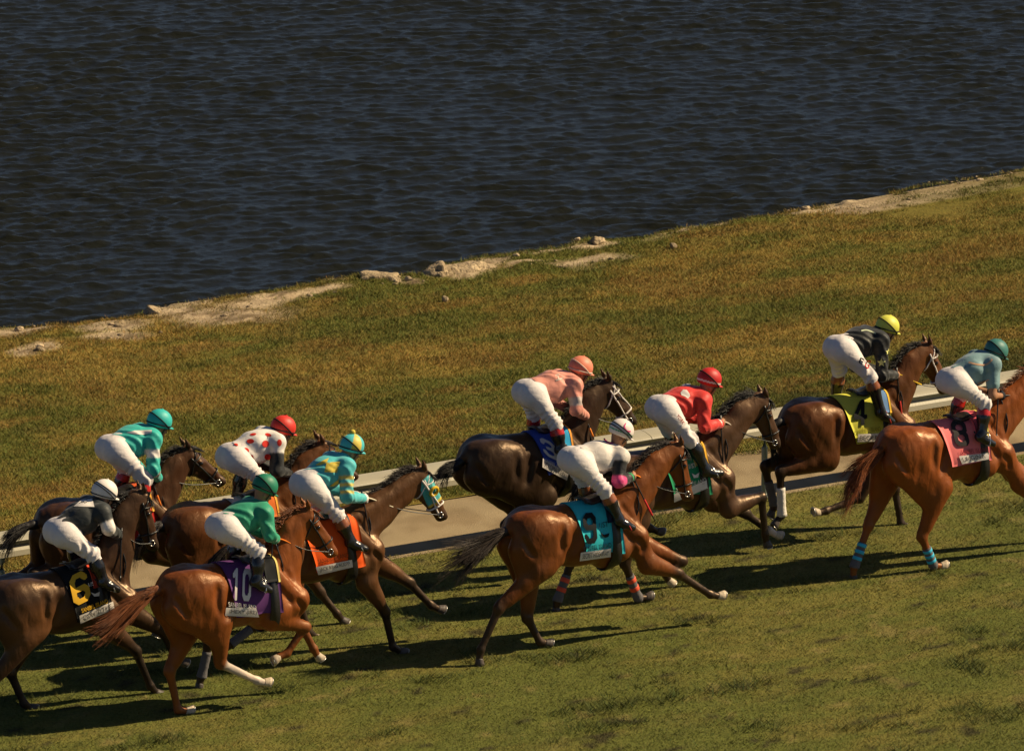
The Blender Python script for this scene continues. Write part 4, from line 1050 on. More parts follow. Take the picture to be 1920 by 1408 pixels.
def jockey_skeleton(H, K):
    fr = H.fr; J = Horse(); at = fr.at
    hp = at(K['hip'][0] + 14, K['hip'][1] - 2, -.10); sh = at(*K['shoulder'], -.165); kn = at(*K['knee'], -.23); an = at(*K['ankle'], -.29); to = at(*K['toe'], -.31); el = at(*K['elbow'], -.25); ha = at(*K['hand'], -.085)
    J.hc = at(*K['helmet'], 0.0)
    J.pel = np.array([hp[0], 0, hp[2]]); J.chest = np.array([sh[0] - .015, 0, sh[2] + .0]); td = J.chest - J.pel; J.tl = np.linalg.norm(td); td /= J.tl; J.td = td
    J.bk = np.array([-td[2], 0, td[0]]);                                      # out of the back (upwards)
    mir = lambda p, d=(0, 0, 0): np.array([p[0] + d[0], -p[1], p[2] + d[2]])
    kd = K.get('fknee', (.02, 0, .0)); ad = K.get('fankle', (.0, 0, 0.0))
    J.hip = {-1: hp, 1: mir(hp)}; J.sh = {-1: sh, 1: mir(sh)}; J.kn = {-1: kn, 1: mir(kn, kd)}; J.an = {-1: an, 1: mir(an, ad)}; J.to = {-1: to, 1: mir(to, ad)}
    J.el = {-1: el, 1: mir(el, (-.02, 0, .0))}; J.hand = {-1: ha, 1: mir(ha, (-.03, 0, .0))}
    J.waist = J.pel + td * .15
    torso = [EL(J.pel + td * .02, (.106, .126, .106), 0, .06, 'torso'), RC(J.pel + td * .05, J.pel + td * (J.tl * .62) - J.bk * .015, .122, .142, 1.10, .06, 'torso'),
             RC(J.pel + td * (J.tl * .62) - J.bk * .01, J.chest + td * .02 - J.bk * .02, .142, .108, 1.15, .06, 'torso')]
    for s in (-1, 1): torso.append(EL(J.sh[s] + np.array([0, -s * .01, 0]), (.075, .065, .07), 0, .05, 'torso'))
    torso.append(RC(J.sh[-1], J.sh[1], .062, .062, 1, .05, 'torso'))
    arms = []
    for s in (-1, 1):
        wr = J.hand[s] + (J.el[s] - J.hand[s]) / np.linalg.norm(J.el[s] - J.hand[s]) * .055
        arms += [RC(J.sh[s], J.el[s], .058, .047, 1, .03, 'upper%d' % s), RC(J.el[s], wr, .046, .030, 1, .03, 'fore%d' % s)]
    legs = []
    for s in (-1, 1):
        bt = J.hip[s] - td * .03
        legs += [EL(bt, (.100, .082, .105), 0, .05, 'thigh'), RC(J.hip[s], J.kn[s], .098, .064, 1, .05, 'thigh%d' % s), EL(J.kn[s], (.064, .056, .062), 0, .03, 'knee')]
    J.torso, J.arms, J.legs = torso, arms, legs
    sd = {s: (J.an[s] - J.kn[s]) / np.linalg.norm(J.an[s] - J.kn[s]) for s in (-1, 1)}
    J.sd = sd
    J.shin = {s: [RC(J.kn[s] + sd[s] * .03, J.kn[s] + sd[s] * .14, .056, .058, 1, .03, 'shin'), RC(J.kn[s] + sd[s] * .13, J.an[s], .058, .040, 1, .03, 'shin')] for s in (-1, 1)}
    J.foot = {}
    for s in (-1, 1):
        fd = J.to[s] - J.an[s]; fd /= np.linalg.norm(fd); heel = J.an[s] - fd * .035 + sd[s] * .045; toe = J.an[s] + fd * .155 + sd[s] * .045
        J.foot[s] = (heel, toe, fd)
    # head
    hd = R(K.get('nod', 18)); f = np.array([math.cos(hd), 0, -math.sin(hd)]); u = np.array([math.sin(hd), 0, math.cos(hd)]); J.f, J.u = f, u
    c = J.hc - u * .035; Mh = np.stack([f, np.array([0, 1.0, 0]), u]); J.Mh = Mh
    E = lambda a, b, y, r, k=.03: EL(c + f * a + u * b + np.array([0, y, 0]), r, 0, k, 'head', M=Mh)
    J.head = [E(0, .02, 0, (.098, .076, .095)), E(.035, -.065, 0, (.065, .058, .075)), E(.055, -.118, 0, (.038, .038, .028), .025), RC(c + f * .095 - u * .035, c + f * .112 - u * .068, .010, .016, 1, .015, 'head'),
              E(.088, -.092, 0, (.014, .026, .008), .008), E(.086, -.106, 0, (.014, .022, .008), .008), RC(c - f * .02 - u * .06, J.chest + td * .06, .054, .06, 1, .04, 'neck')]
    for s in (-1, 1):
        J.head += [E(-.005, -.048, s * .078, (.024, .012, .034), .012), E(.060, -.062, s * .035, (.026, .022, .024), .02)]
    J.face = c
    # hands: palm, four curled fingers, thumb across the rein
    J.hands = []
    for s in (-1, 1):
        wd = J.hand[s] - J.el[s]; wd /= np.linalg.norm(wd); h = J.hand[s]; dn = np.array([0, 0, -1.0]) - wd * -wd[2]; dn /= np.linalg.norm(dn); inw = np.array([0, -s, 0.0])
        J.hands.append(RC(h - wd * .055, h - wd * .01, .029, .032, .9, .015, 'hand'))
        J.hands.append(EL(h + wd * .005, (.038, .026, .040), 0, .015, 'hand'))
        for i in range(4):
            b = h + wd * .030 + np.array([0, 0, .030 - .020 * i]) - inw * .012
            ln = (.036, .040, .038, .031)[i]
            J.hands += [RC(b, b + wd * ln * .5 + inw * .018, .0105, .0100, 1, .006, 'hand'), RC(b + wd * ln * .5 + inw * .018, b - wd * .004 + inw * .042, .0100, .0090, 1, .006, 'hand')]
        b = h - wd * .01 + np.array([0, 0, .034]); J.hands += [RC(b, b + wd * .035 + inw * .02 + np.array([0, 0, .008]), .0125, .0115, 1, .008, 'hand'), RC(b + wd * .035 + inw * .02 + np.array([0, 0, .008]), b + wd * .060 + inw * .034, .011, .0095, 1, .006, 'hand')]
    return J

def build_jockey(H, K):
    fr = H.fr; J = H.J; num = H.S['num']; off = J.pel - np.array([0, 0, .1]); td = J.td
    body = J.torso + J.arms + [q for q in J.legs] + J.head + J.hands
    for s in (-1, 1): body += J.shin[s] + [RC(J.foot[s][0], J.foot[s][1], .032, .026, 1, .03, 'foot')]
    V, Q = surface(body, .0105, smooth=1)
    rt = mesh_obj('person', V, Q, skin_m, None, off)
    rt.location = fr.world(off); rt.rotation_euler = (0, 0, fr.psi)
    tag(rt, K['label'], 'person', 'jockeys riding in the race'); J.root = rt
    # breeches
    knees = [RC(J.kn[s], J.kn[s] + J.sd[s] * .055, .060, .055, 1, .03, 'knee') for s in (-1, 1)]
    bp = [J.torso[0], RC(J.pel, J.pel + td * .12, .118, .120, 1.12, .06, 'torso')] + J.legs + knees
    def cutb(p, f):
        w = 0
        for s in (-1, 1):
            ax = J.kn[s] - J.hip[s]; L = np.linalg.norm(ax); ax = ax / L; t = (p - J.hip[s]) @ ax / L; side = (p[..., 1] * s > 0)
            g = np.abs(np.sin(t * 21 + 3.0 * np.sin(p[..., 2] * 9 + p[..., 1] * 14 + num) + 2 * (p @ np.array([0, 7., 12.])))) ** 1.5
            w = w + side * g * sstep(.30, .6, t) * (1 - .3 * sstep(.9, 1.2, t))
        return f + .020 * w - .007 + .004 * vnoise(p, 24, num)
    V, Q = surface(bp, .0115, .015, post=cutb, smooth=1)
    wc = np.array(K.get('breeches', (.68, .625, .60))); mesh_obj('breeches', V, Q, cotton_m, rt, off, col=np.tile(wc, (len(V), 1)))
    # jersey
    short = K.get('short')
    jp = J.torso + [q for q in J.arms if not (short and q.tag.startswith('fore'))]
    if short: jp = J.torso + [RC(J.sh[s], J.sh[s] + (J.el[s] - J.sh[s]) * .62, .056, .054, 1, .03, 'upper%d' % s) for s in (-1, 1)]
    bot = J.pel + td * .045
    def cutj(p, f):
        f = np.maximum(f, -((p - bot) @ td))
        g = np.abs(np.sin((p @ (td * 16 + J.bk * 9)) + 3.2 * np.sin(p[..., 0] * 8 + p[..., 1] * 11 + num * 2) + 1.5)) ** 1.4
        return f + .012 * g - .007 + .007 * vnoise(p, 17, num + 20)
    V, Q = surface(jp, .0115, .021, post=cutj, smooth=1)
    base = np.array(K['col']); col = np.tile(base, (len(V), 1)); best = np.full(len(V), 9.0)
    for q in jp:
        d = q.d(V); hit = d < best; best = np.where(hit, d, best); c = np.tile(base, (len(V), 1))
        if K.get('sleeve') and q.tag[:4] in ('uppe', 'fore'):
            t = q.h(V) + (1 if q.tag.startswith('fore') else 0)
            for (t0, t1, sc_) in K['sleeve']: c[(t >= t0) & (t < t1)] = sc_
        col = np.where(hit[:, None], c, col)
    col = relax(relax(col, Q, .5), Q, .5)
    mesh_obj('jersey', V, Q, cloth_m, rt, off, col=col)
    J.jp = jp
    for kind, data, colr in K.get('prints', ()):
        g = .0245
        if kind == 'poly': patch_px('print', data, fr, jp, g, dye(colr), rt, off, cut=cutj)
        elif kind == 'band': band_px('print', data[0], data[1], fr, jp, g, dye(colr), rt, off, cut=cutj)
    for kind, data, colr in K.get('legprints', ()):
        if kind == 'text': print_text('lettering', data[0], *data[1:4], fr, bp, .018, dye(colr), rt, off, .01, cutb)
        else: band_px('lettering', data[0], data[1], fr, bp, .022, dye(colr), rt, off)
    # gloves / cuffs
    if K.get('glove'):
        hp = [q for q in J.hands] ; V, Q = surface(hp, .008, .004); mesh_obj('gloves', V, Q, dye(K['glove'], .8), rt, off)
    for s in (-1, 1):
        if K.get('cuff'):
            a = J.el[s]; b = J.hand[s]; d = (b - a) / np.linalg.norm(b - a); L = np.linalg.norm(b - a)
            mesh_obj('cuff', *tube([a + d * (L - .11), a + d * (L - .085), a + d * (L - .05)], [.052, .055, .046], 12), dye(K['cuff'], .8), rt, off)
        # boots
        heel, toe, fd = J.foot[s]; up = -J.sd[s]
        bpz = [RC(J.kn[s] + J.sd[s] * .045, J.kn[s] + J.sd[s] * .15, .062, .064, 1, .03, 'cuff'), RC(J.kn[s] + J.sd[s] * .13, J.an[s], .063, .044, 1, .03, 'leg'),
               RC(J.an[s], heel, .042, .036, 1, .03, 'foot'), RC(heel, heel + (toe - heel) * .5, .034, .040, 1.05, .03, 'foot'), RC(heel + (toe - heel) * .45, toe, .040, .030, 1.15, .03, 'foot')]
        cutk = lambda p, f: np.maximum(f, -((p - (J.kn[s] + J.sd[s] * .05)) @ J.sd[s]))
        V, Q = surface(bpz, .0105, .009, post=lambda p, f: cutk(p, f) + .002 * vnoise(p, 40, num), smooth=1)
        t = (V - J.kn[s]) @ J.sd[s]; col = np.tile(np.array([.010, .010, .011]), (len(V), 1))
        if K.get('bootcuff'): col[(t > K['bootcuff'][1]) & (t < K['bootcuff'][2])] = K['bootcuff'][0]
        mesh_obj('boot', V, Q, boot_m, rt, off, col=col)
        # stirrup iron and leather belong to the saddle
        c = (heel + toe) * .5 + (toe - heel) * .12; lat = np.array([0, 1.0, 0])
        arc = [c + J.sd[s] * .045 - lat * .056, c + J.sd[s] * .045 + lat * .056] + [c + J.sd[s] * (.045 - .14 * math.sin(k)) + lat * .056 * math.cos(k) for k in np.linspace(.2, math.pi - .2, 9)] + [c + J.sd[s] * .045 - lat * .056]
        so = mesh_obj('stirrup', *tube(np.array(arc), .007, 6), dye(K['iron']) if K.get('iron') else steel_m, H.saddle, H.soff)
        top = H.T(.16, s * .17, 1.46); mesh_obj('stirrup_leather', *tube(spline([c - J.sd[s] * .095, (c - J.sd[s] * .095 + top) * .5 + lat * s * .03, top], 10), .012, 6, flat=.4, flatdir=(0, 1, 0)), black_l, so, H.soff)
    # helmet
    M = J.Mh; hc = J.hc
    hp = [EL(hc, (.140, .113, .126), 0, .02, 'cap', M=M)]
    brim = [EL(hc + J.f * .118 - J.u * .050, (.062, .080, .012), 0, .012, 'brim', M=M)]
    def cuth(p, f):
        q = (p - hc) @ M.T; return np.maximum(f, -(q[..., 2] + .062 - .10 * np.clip(-q[..., 0] - .02, -.05, .08) * 0))
    V, Q = surface(hp + brim, .0095, .002, post=cuth, smooth=1)
    q = (V - hc) @ M.T; base = np.array(K['cap']); col = np.tile(base, (len(V), 1))
    if K.get('capquarters'):
        an_ = np.arctan2(q[:, 1], q[:, 0]); col[(np.floor(an_ / (math.pi / 3)).astype(int) % 2) == 0] = K['capquarters']; col[q[:, 2] < -.03] = base
    if K.get('capband'): col[(q[:, 2] > K['capband'][1]) & (q[:, 2] < K['capband'][2])] = K['capband'][0]
    ho = mesh_obj('helmet', V, Q, helm_m, rt, off, col=col)
    if K.get('pompom'):
        pv, pq = surface([EL(hc + J.u * .140 - J.f * .03, (.030, .030, .030), 0, .01)], .008, post=lambda p, f: f + .004 * vnoise(p, 160, 3)); mesh_obj('pompom', pv, pq, dye(K['pompom'], .9), ho, off)
    else:
        pv, pq = surface([EL(hc + J.u * .125, (.014, .014, .012), 0, .01)], .006); mesh_obj('button', pv, pq, dye(tuple(base)), ho, off)
    for (z0, tilt, w) in K.get('straps', ((-.030, .0, .007), (.0, .52, .007))):
        t = np.linspace(0, 2 * math.pi, 41); P = []
        e1 = J.f * math.cos(tilt) - J.u * math.sin(tilt)
        D = np.cos(t)[:, None] * e1 + np.sin(t)[:, None] * np.array([0, 1.0, 0]); P = cast_out(hp, hc + J.u * z0, D, .005, rmax=.3)
        mesh_obj('goggle_strap', *tube(P, w, 6, cap=False), dye(K.get('strapcol', BLACK)), ho, off)
    g = J.face + J.f * .072 - J.u * .028; gv, gq = surface([EL(g, (.032, .072, .030), 0, .01, M=M)], .009); mesh_obj('goggles', gv, gq, plain('goggle_lens', (.012, .012, .014), rough=.1, spec=.7), ho, off)
    for s in (-1, 1):
        mesh_obj('chin_strap', *tube(spline([hc + J.f * .03 - J.u * .06 + np.array([0, s * .100, 0]), J.face + J.f * .035 - J.u * .09 + np.array([0, s * .062, 0]), J.face + J.f * .045 - J.u * .148], 8), .007, 6), black_l, ho, off)
    if K.get('caparc'):
        for ln, w, cc in K['caparc']: band_px('cap_print', ln, w, fr, hp, .006, dye(cc), ho, off)

# ================================================================== THE FIELD
CHEST = dict(coat=(.20, .050, .010), points=(.17, .05, .013), dark=.7, hair=(.20, .062, .017))
BAY = dict(coat=(.14, .039, .009), points=(.022, .014, .010), hair=(.018, .011, .008))
DBAY = dict(coat=(.085, .031, .012), points=(.016, .011, .009), hair=(.012, .009, .007))
DARK = dict(coat=(.030, .016, .010), points=(.014, .010, .008), hair=(.011, .009, .008))
FIELD = [
 dict(num=1, **{**DBAY, 'coat': (.050, .020, .010)}, line=(250, 1231), croup=(135, 936), poll=(338, 829), nose=(427, 899), hlabel='dark brown horse nearest the rail at far left under the teal jockey',
      tail=[(46, 988), (18, 1012), (8, 1054)], tailspread=.12, pitch=3,
      RH=[(62, 1075), (95, 1130), (110, 1150)], LH=[(30, 1090), (10, 1140), (-5, 1160)], RF=[(345, 1060), (330, 1115), (320, 1130)], LF=[(372, 1040), (412, 1075), (432, 1085)]),
 dict(num=2, **{**BAY, 'coat': (.10, .033, .010)}, line=(480, 1283), croup=(372, 944), poll=(597, 824), nose=(677, 890), hlabel='reddish bay horse with a white saddle cloth behind horse 10',
      tail=[(290, 990), (262, 1020), (250, 1070)], tailspread=.10, pitch=2, pale=('RF',),
      RH=[(300, 1110), (345, 1160), (370, 1178)], LH=[(330, 1110), (300, 1165), (290, 1190)], RF=[(560, 1128), (580, 1185), (603, 1204)], LF=[(600, 1110), (632, 1150), (645, 1168)]),
 dict(num=3, **DARK, line=(1020, 1254), croup=(930, 817), poll=(1142, 716), nose=(1197, 788), hlabel='almost black horse with white bridle straps carrying the pink jockey', arch=.04,
      tail=[(856, 872), (833, 884), (822, 918)], tailspread=.08, pitch=1, tailn=300, RHs=(1024, 930),
      RH=[(948, 985), (957, 1045), (965, 1068)], LH=[(985, 990), (1012, 1040), (1030, 1058)], RF=[(1150, 965), (1110, 990), (1092, 1000)], LF=[(1180, 950), (1220, 990), (1240, 1000)]),
 dict(num=4, **{**DBAY, 'coat': (.095, .031, .010)}, line=(1600, 1276), croup=(1530, 747), poll=(1746, 656), nose=(1783, 730), hlabel='bay horse with white hind wrap and yellow saddle cloth ahead of the dark horses',
      tail=[(1448, 800), (1452, 840), (1456, 880)], tailspread=.05, pitch=1, tailn=250, arch=.03, RHs=(1553, 862),
      RH=[(1463, 884), (1466, 966), (1450, 984)], LH=[(1434, 874), (1452, 950), (1444, 964)], LF=[(1678, 915), (1689, 980), (1699, 990)], RF=[(1612, 934), (1549, 958), (1526, 963)], pale=('RF',),
      wraps={'RH': (.36, 1.0, 'white', ()), 'LH': (.36, .95, 'grey', ())}),
 dict(num=5, **{**BAY, 'coat': (.088, .036, .014)}, line=(640, 1345), croup=(512, 984), poll=(791, 876), nose=(842, 968), hlabel='brown horse in a blue and yellow blinker hood with an orange saddle cloth', arch=.0,
      tail=[(430, 1030), (405, 1060), (395, 1100)], tailspread=.10, pitch=4,
      RH=[(392, 1205), (378, 1268), (371, 1290)], LH=[(478, 1172), (432, 1208), (414, 1222)], RF=[(722, 1147), (737, 1212), (760, 1228)], LF=[(768, 1092), (808, 1134), (829, 1146)],
      wraps={'RH': (.25, 1.05, 'grey', ()), 'LH': (.2, 1.0, 'grey', ())}),
 dict(num=6, **{**DARK, 'coat': (.042, .020, .011), 'flank': (.12, .048, .018)}, line=(160, 1343), croup=(44, 1078), poll=(268, 922), nose=(300, 1026), hlabel='dark bay horse with a black saddle cloth cut off by the left edge', arch=.03,
      tail=[(-50, 1120), (-80, 1160), (-90, 1200)], tailspread=.12, pitch=4, tailn=200, RHs=(62, 1186),
      RH=[(-12, 1276), (-45, 1340), (-52, 1368)], LH=[(20, 1260), (45, 1318), (62, 1330)], RF=[(255, 1220), (282, 1285), (298, 1305)], LF=[(308, 1185), (330, 1235), (345, 1245)]),
 dict(num=7, **{**DARK, 'coat': (.058, .028, .015)}, line=(1250, 1328), croup=(1180, 848), poll=(1432, 742), nose=(1466, 836), hlabel='dark bay horse with green saddle cloth and red-striped hind wraps under the red jockey', arch=.03,
      tail=[(1095, 900), (1075, 930), (1065, 960)], tailspread=.08, pitch=3, tailn=220, pale=('LF',), socks={'LF': ('pastern', 'fetlock')}, manelen=1.25,
      LH=[(1072, 1052), (1045, 1126), (1041, 1149)], RH=[(1172, 1056), (1196, 1120), (1232, 1121)], RF=[(1428, 932), (1435, 1001), (1437, 1024)], LF=[(1398, 962), (1442, 994), (1466, 1010)],
      wraps={'RH': (.35, 1.15, 'grey', ((.42, .53, 'red'), (.66, .77, 'red'))), 'LH': (.35, 1.05, 'grey', ((.42, .53, 'red'), (.66, .77, 'red')))}),
 dict(num=8, **CHEST, line=(1800, 1361), croup=(1712, 795), poll=(1985, 655), nose=(2040, 735), hlabel='bright chestnut horse with pink saddle cloth and blue-striped hind wraps at right edge',
      tail=[(1652, 842), (1614, 880), (1592, 925), (1580, 965)], tailspread=.17, pitch=1, tailn=520, RHs=(1765, 915), pale=('RH',), tailcol=(.23, .066, .015), taily=-.02,
      LH=[(1629, 985), (1602, 1062), (1598, 1092)], RH=[(1729, 1006), (1750, 1060), (1783, 1064)], RF=[(1965, 960), (2010, 985), (2035, 990)], LF=[(1980, 930), (2030, 970), (2050, 980)],
      wraps={'RH': (.38, 1.10, 'grey', ((.43, .52, 'blue'), (.60, .69, 'blue'), (.77, .86, 'blue'))), 'LH': (.42, 1.05, 'grey', ((.44, .52, 'blue'), (.60, .68, 'blue'), (.76, .84, 'blue')))}),
 dict(num=9, **BAY, line=(1120, 1392), croup=(1015, 950), poll=(1275, 835), nose=(1302, 934), hlabel='red bay horse with turquoise saddle cloth and outstretched foreleg in the foreground', arch=.03,
      tail=[(935, 1002), (898, 1028), (856, 1052), (818, 1078)], tailspread=.22, pitch=1, tailn=560, RHs=(1022, 1062), pale=('RF', 'LF'), tailcol=(.03, .018, .011),
      RH=[(936, 1140), (902, 1217), (896, 1248)], LH=[(989, 1158), (1012, 1202), (1028, 1208)], RF=[(1272, 1075), (1332, 1114), (1357, 1120)], LF=[(1280, 1052), (1247, 1076), (1257, 1095)]),
 dict(num=10, **{**CHEST, 'coat': (.17, .045, .009)}, line=(430, 1403), croup=(369, 1060), poll=(574, 950), nose=(637, 1034), hlabel='chestnut horse with purple saddle cloth and one white hind sock in the foreground', arch=.03,
      tail=[(285, 1110), (245, 1138), (205, 1175), (165, 1195)], tailspread=.16, pitch=0, tailn=480, RHs=(412, 1168), pale=('RH', 'RF', 'LF', 'LH'), socks={'RH': ('cannon', 'fetlock', 'pastern')}, tailcol=(.20, .060, .015),
      LH=[(318, 1258), (334, 1330), (358, 1335)], RH=[(414, 1243), (482, 1275), (503, 1282)], RF=[(573, 1175), (538, 1225), (506, 1238)], LF=[(566, 1172), (588, 1215), (598, 1236)]),
]
HORSES = {}
for S in FIELD:
    HORSES[S['num']] = build_horse(S)
TEAL = (.025, .40, .34); RED = (.62, .035, .022); PINK = (.70, .26, .20); GREEN = (.018, .26, .13); TURQ = (.07, .44, .46); YEL = (.62, .48, .08); LIME = (.62, .60, .08); SKYB = (.16, .27, .29)
CLOTHS = {
 1: dict(col=(.60, .03, .025), bl=(205, 985), br=(245, 975), tl=(205, 930), x0=-0.10, zb=1.02, label='red saddle cloth mostly hidden behind the white cap at far left', pad=((.60, .10, .03), (.70, .35, .05)), grip=None,
    slabel='black saddle under the teal jockey', blabel='dark bridle on the far left horse with its head stretched forward', whip=((290, 915), (304, 955), (.75, .20, .03)), wlabel='whip with orange flap held by the teal jockey', text=[('1', (238, 968), (246, 966), (237, 948), WHITE, .03)]),
 2: dict(col=WHITE, bl=(478, 1010), br=(530, 1000), tl=(470, 975), x0=-0.10, zb=1.02, label='white saddle cloth showing behind the green jockey', pad=((.70, .16, .03), (.75, .35, .05)), text=[('2', (492, 990), (512, 985), (490, 955), BLACK, .04)],
    slabel='black saddle under the polka-dot jockey', blabel='dark bridle on the head behind the blue and yellow cap', whip=((545, 884), (546, 852), None), wlabel='short black whip held upright by the polka-dot jockey'),
 3: dict(col=(.05, .09, .42), bl=(1017, 868), br=(1062, 900), tl=(1003, 806), x0=-0.06, zb=1.06, label='blue saddle cloth with a white number 3', strip=[(1017, 876), (1063, 901), (1066, 889), (1018, 859)], name='VEKOMA VIEW', text=[('3', (1022, 853), (1050, 866), (1010, 818), WHITE, .085), ('SANIBEL ISLAND', (1022, 864), (1060, 885), (1023, 859), WHITE, .0)],
    slabel='black saddle with light blue pad under the pink jockey', pad=((.03, .34, .62), (.70, .30, .05)), blabel='white bridle with crossed face straps on the almost black horse', bridle=WHITE, vstrap=True, grip=((.60, .42, .25), .72), whip=((1103, 796), (1114, 824), (.75, .22, .03)), wlabel='whip with orange flap held by the pink jockey'),
 4: dict(slant=.16, col=LIME, bl=(1608, 829), br=(1650, 826), tl=(1553, 744), x0=-0.24, zb=.98, label='bright yellow saddle cloth with a black number 4', strip=[(1608, 829), (1655, 827), (1655, 812), (1609, 814)], name='BECANI', text=[('4', (1601, 799), (1626, 797), (1601, 750), BLACK, .085), ('SANIBEL ISLAND', (1611, 810), (1652, 808), (1610, 802), (.25, .20, .02), 0)],
    slabel='black saddle with blue pad under the black-clad jockey in yellow cap', pad=((.14, .26, .48), (.70, .42, .04)), blabel='white bridle straps on the bay horse in the yellow cloth', bridle=WHITE, grip=((.66, .42, .03), .35), whip=((1683, 712), (1693, 800), (.5, .04, .03)), wlabel='whip with dark red flap held by the jockey with stars', ),
 5: dict(col=(.78, .10, .012), bl=(597, 1077), br=(660, 1066), tl=(583, 1020), x0=-0.20, zb=.98, x1=.46, label='orange saddle cloth on the brown horse in the blinker hood', strip=[(597, 1078), (662, 1063), (660, 1049), (592, 1063)], name='JACK RING RUDY', text=[('SANIBEL ISLAND', (597, 1057), (655, 1044), (595, 1049), (.25, .06, .02), 0)],
    slabel='black saddle under the blue and yellow jockey', blabel='blue and yellow blinker hood and white-edged bridle on the brown horse', hood=True, bridle=WHITE, grip=((.66, .58, .42), .42), whip=((683, 945), (696, 1016), None), wlabel='black whip hanging from the white glove of the blue and yellow jockey'),
 6: dict(col=BLACK, bl=(150, 1169), br=(214, 1142), tl=(118, 1073), x0=-0.10, zb=.98, label='black saddle cloth with a yellow number 6', strip=[(151, 1169), (215, 1141), (212, 1127), (149, 1154)], name='CON T THE', text=[('6', (140, 1138), (172, 1122), (128, 1082), (.75, .42, .03), .085), ('1/ST', (167, 1100), (184, 1094), (165, 1093), WHITE, .02), ('SANIBEL ISLAND', (154, 1149), (203, 1130), (152, 1141), (.75, .42, .03), .02)], marks=[([(170, 1110), (178, 1113), (187, 1109), (186, 1117), (177, 1118)], WHITE)],
    slabel='black saddle with red and orange pad under the jockey in white cap', pad=((.62, .07, .035), (.75, .33, .06)), blabel='dark bridle on the head bowed beside the red cloth', whip=((227, 1015), (225, 1090), None), wlabel='thin black whip held by the black-clad jockey in white cap'),
 7: dict(col=(.02, .24, .10), bl=(1264, 942), br=(1325, 918), tl=(1270, 850), x0=-0.16, zb=.97, label='green saddle cloth with white strip on the dark bay horse', strip=[(1264, 942), (1327, 915), (1325, 900), (1264, 926)], text=[('1/ST', (1292, 879), (1306, 876), (1291, 870), WHITE, .02), ('SANIBEL ISLAND', (1268, 922), (1324, 903), (1268, 914), WHITE, 0)], marks=[([(1297, 887), (1303, 891), (1312, 885), (1309, 895), (1301, 896)], WHITE)],
    slabel='black saddle with yellow pad under the red jockey', pad=((.60, .46, .12), (.72, .38, .04)), blabel='dark bridle on the dark bay horse with the thick forelock', grip=((.66, .56, .46), .55), whip=((1352, 803), (1358, 899), None), wlabel='long dark whip hanging from the hand of the red jockey'),
 8: dict(col=(.80, .19, .19), bl=(1804, 870), br=(1855, 862), tl=(1757, 784), x0=-0.21, zb=.97, label='pink saddle cloth with a dark number 8', strip=[(1804, 870), (1854, 861), (1855, 849), (1798, 855)], name='LAIGINA', text=[('8', (1793, 837), (1820, 836), (1781, 788), (.03, .025, .025), .085), ('SANIBEL ISLAND', (1802, 852), (1853, 846), (1801, 844), (.30, .03, .04), 0)],
    slabel='black saddle under the blue-grey jockey', pad=((.74, .13, .16), (.70, .55, .12)), blabel='dark bridle and reins of the horse leaving the right edge', whip=((1871, 752), (1868, 824), None), wlabel='dark whip held by the blue-grey jockey'),
 9: dict(col=(.035, .46, .52), bl=(1087, 1052), br=(1146, 1044), tl=(1056, 942), x0=-0.15, zb=.97, label='turquoise saddle cloth with a black number 9', strip=[(1087, 1052), (1145, 1044), (1146, 1028), (1089, 1036)], name='SECRET HIDEAWAY', text=[('9', (1097, 1020), (1121, 1018), (1092, 962), BLACK, .085), ('1/ST', (1124, 990), (1141, 987), (1123, 980), (.02, .05, .06), 0), ('SANIBEL ISLAND', (1095, 1034), (1147, 1026), (1094, 1025), (.02, .05, .07), .01)], marks=[([(1126, 998), (1132, 1003), (1143, 999), (1141, 1006), (1136, 1008), (1130, 1006)], BLACK)],
    slabel='black saddle with red piping under the white-clad jockey in striped cap', pad=((.02, .03, .06), (.5, .45, .35)), blabel='dark bridle on the red bay horse in the foreground', grip=((.70, .20, .03), .60), whip=((1192, 905), (1228, 976), (.55, .03, .03)), wlabel='whip with red flap hanging in front of the turquoise cloth'),
 10: dict(col=(.105, .035, .14), bl=(423, 1155), br=(488, 1156), tl=(390, 1048), x0=-0.22, zb=.96, label='purple saddle cloth with a white number 10', strip=[(422, 1154), (486, 1157), (480, 1139), (424, 1139)], name='SMEXY (IRE)', text=[('10', (434, 1125), (470, 1127), (436, 1064), WHITE, .085), ('SANIBEL ISLAND', (429, 1137), (481, 1143), (428, 1128), WHITE, .01)],
    slabel='black saddle under the green jockey', pad=((.02, .02, .02), (.62, .50, .16)), blabel='dark bridle on the chestnut head overlapping the orange cloth', grip=((.66, .17, .02), .52), whip=((511, 1020), (505, 1106), None), wlabel='thin dark whip held by the green jockey'),
}
cuffR = ((.45, .02, .015), .06, .13); cuffB = ((.26, .085, .03), .06, .15)
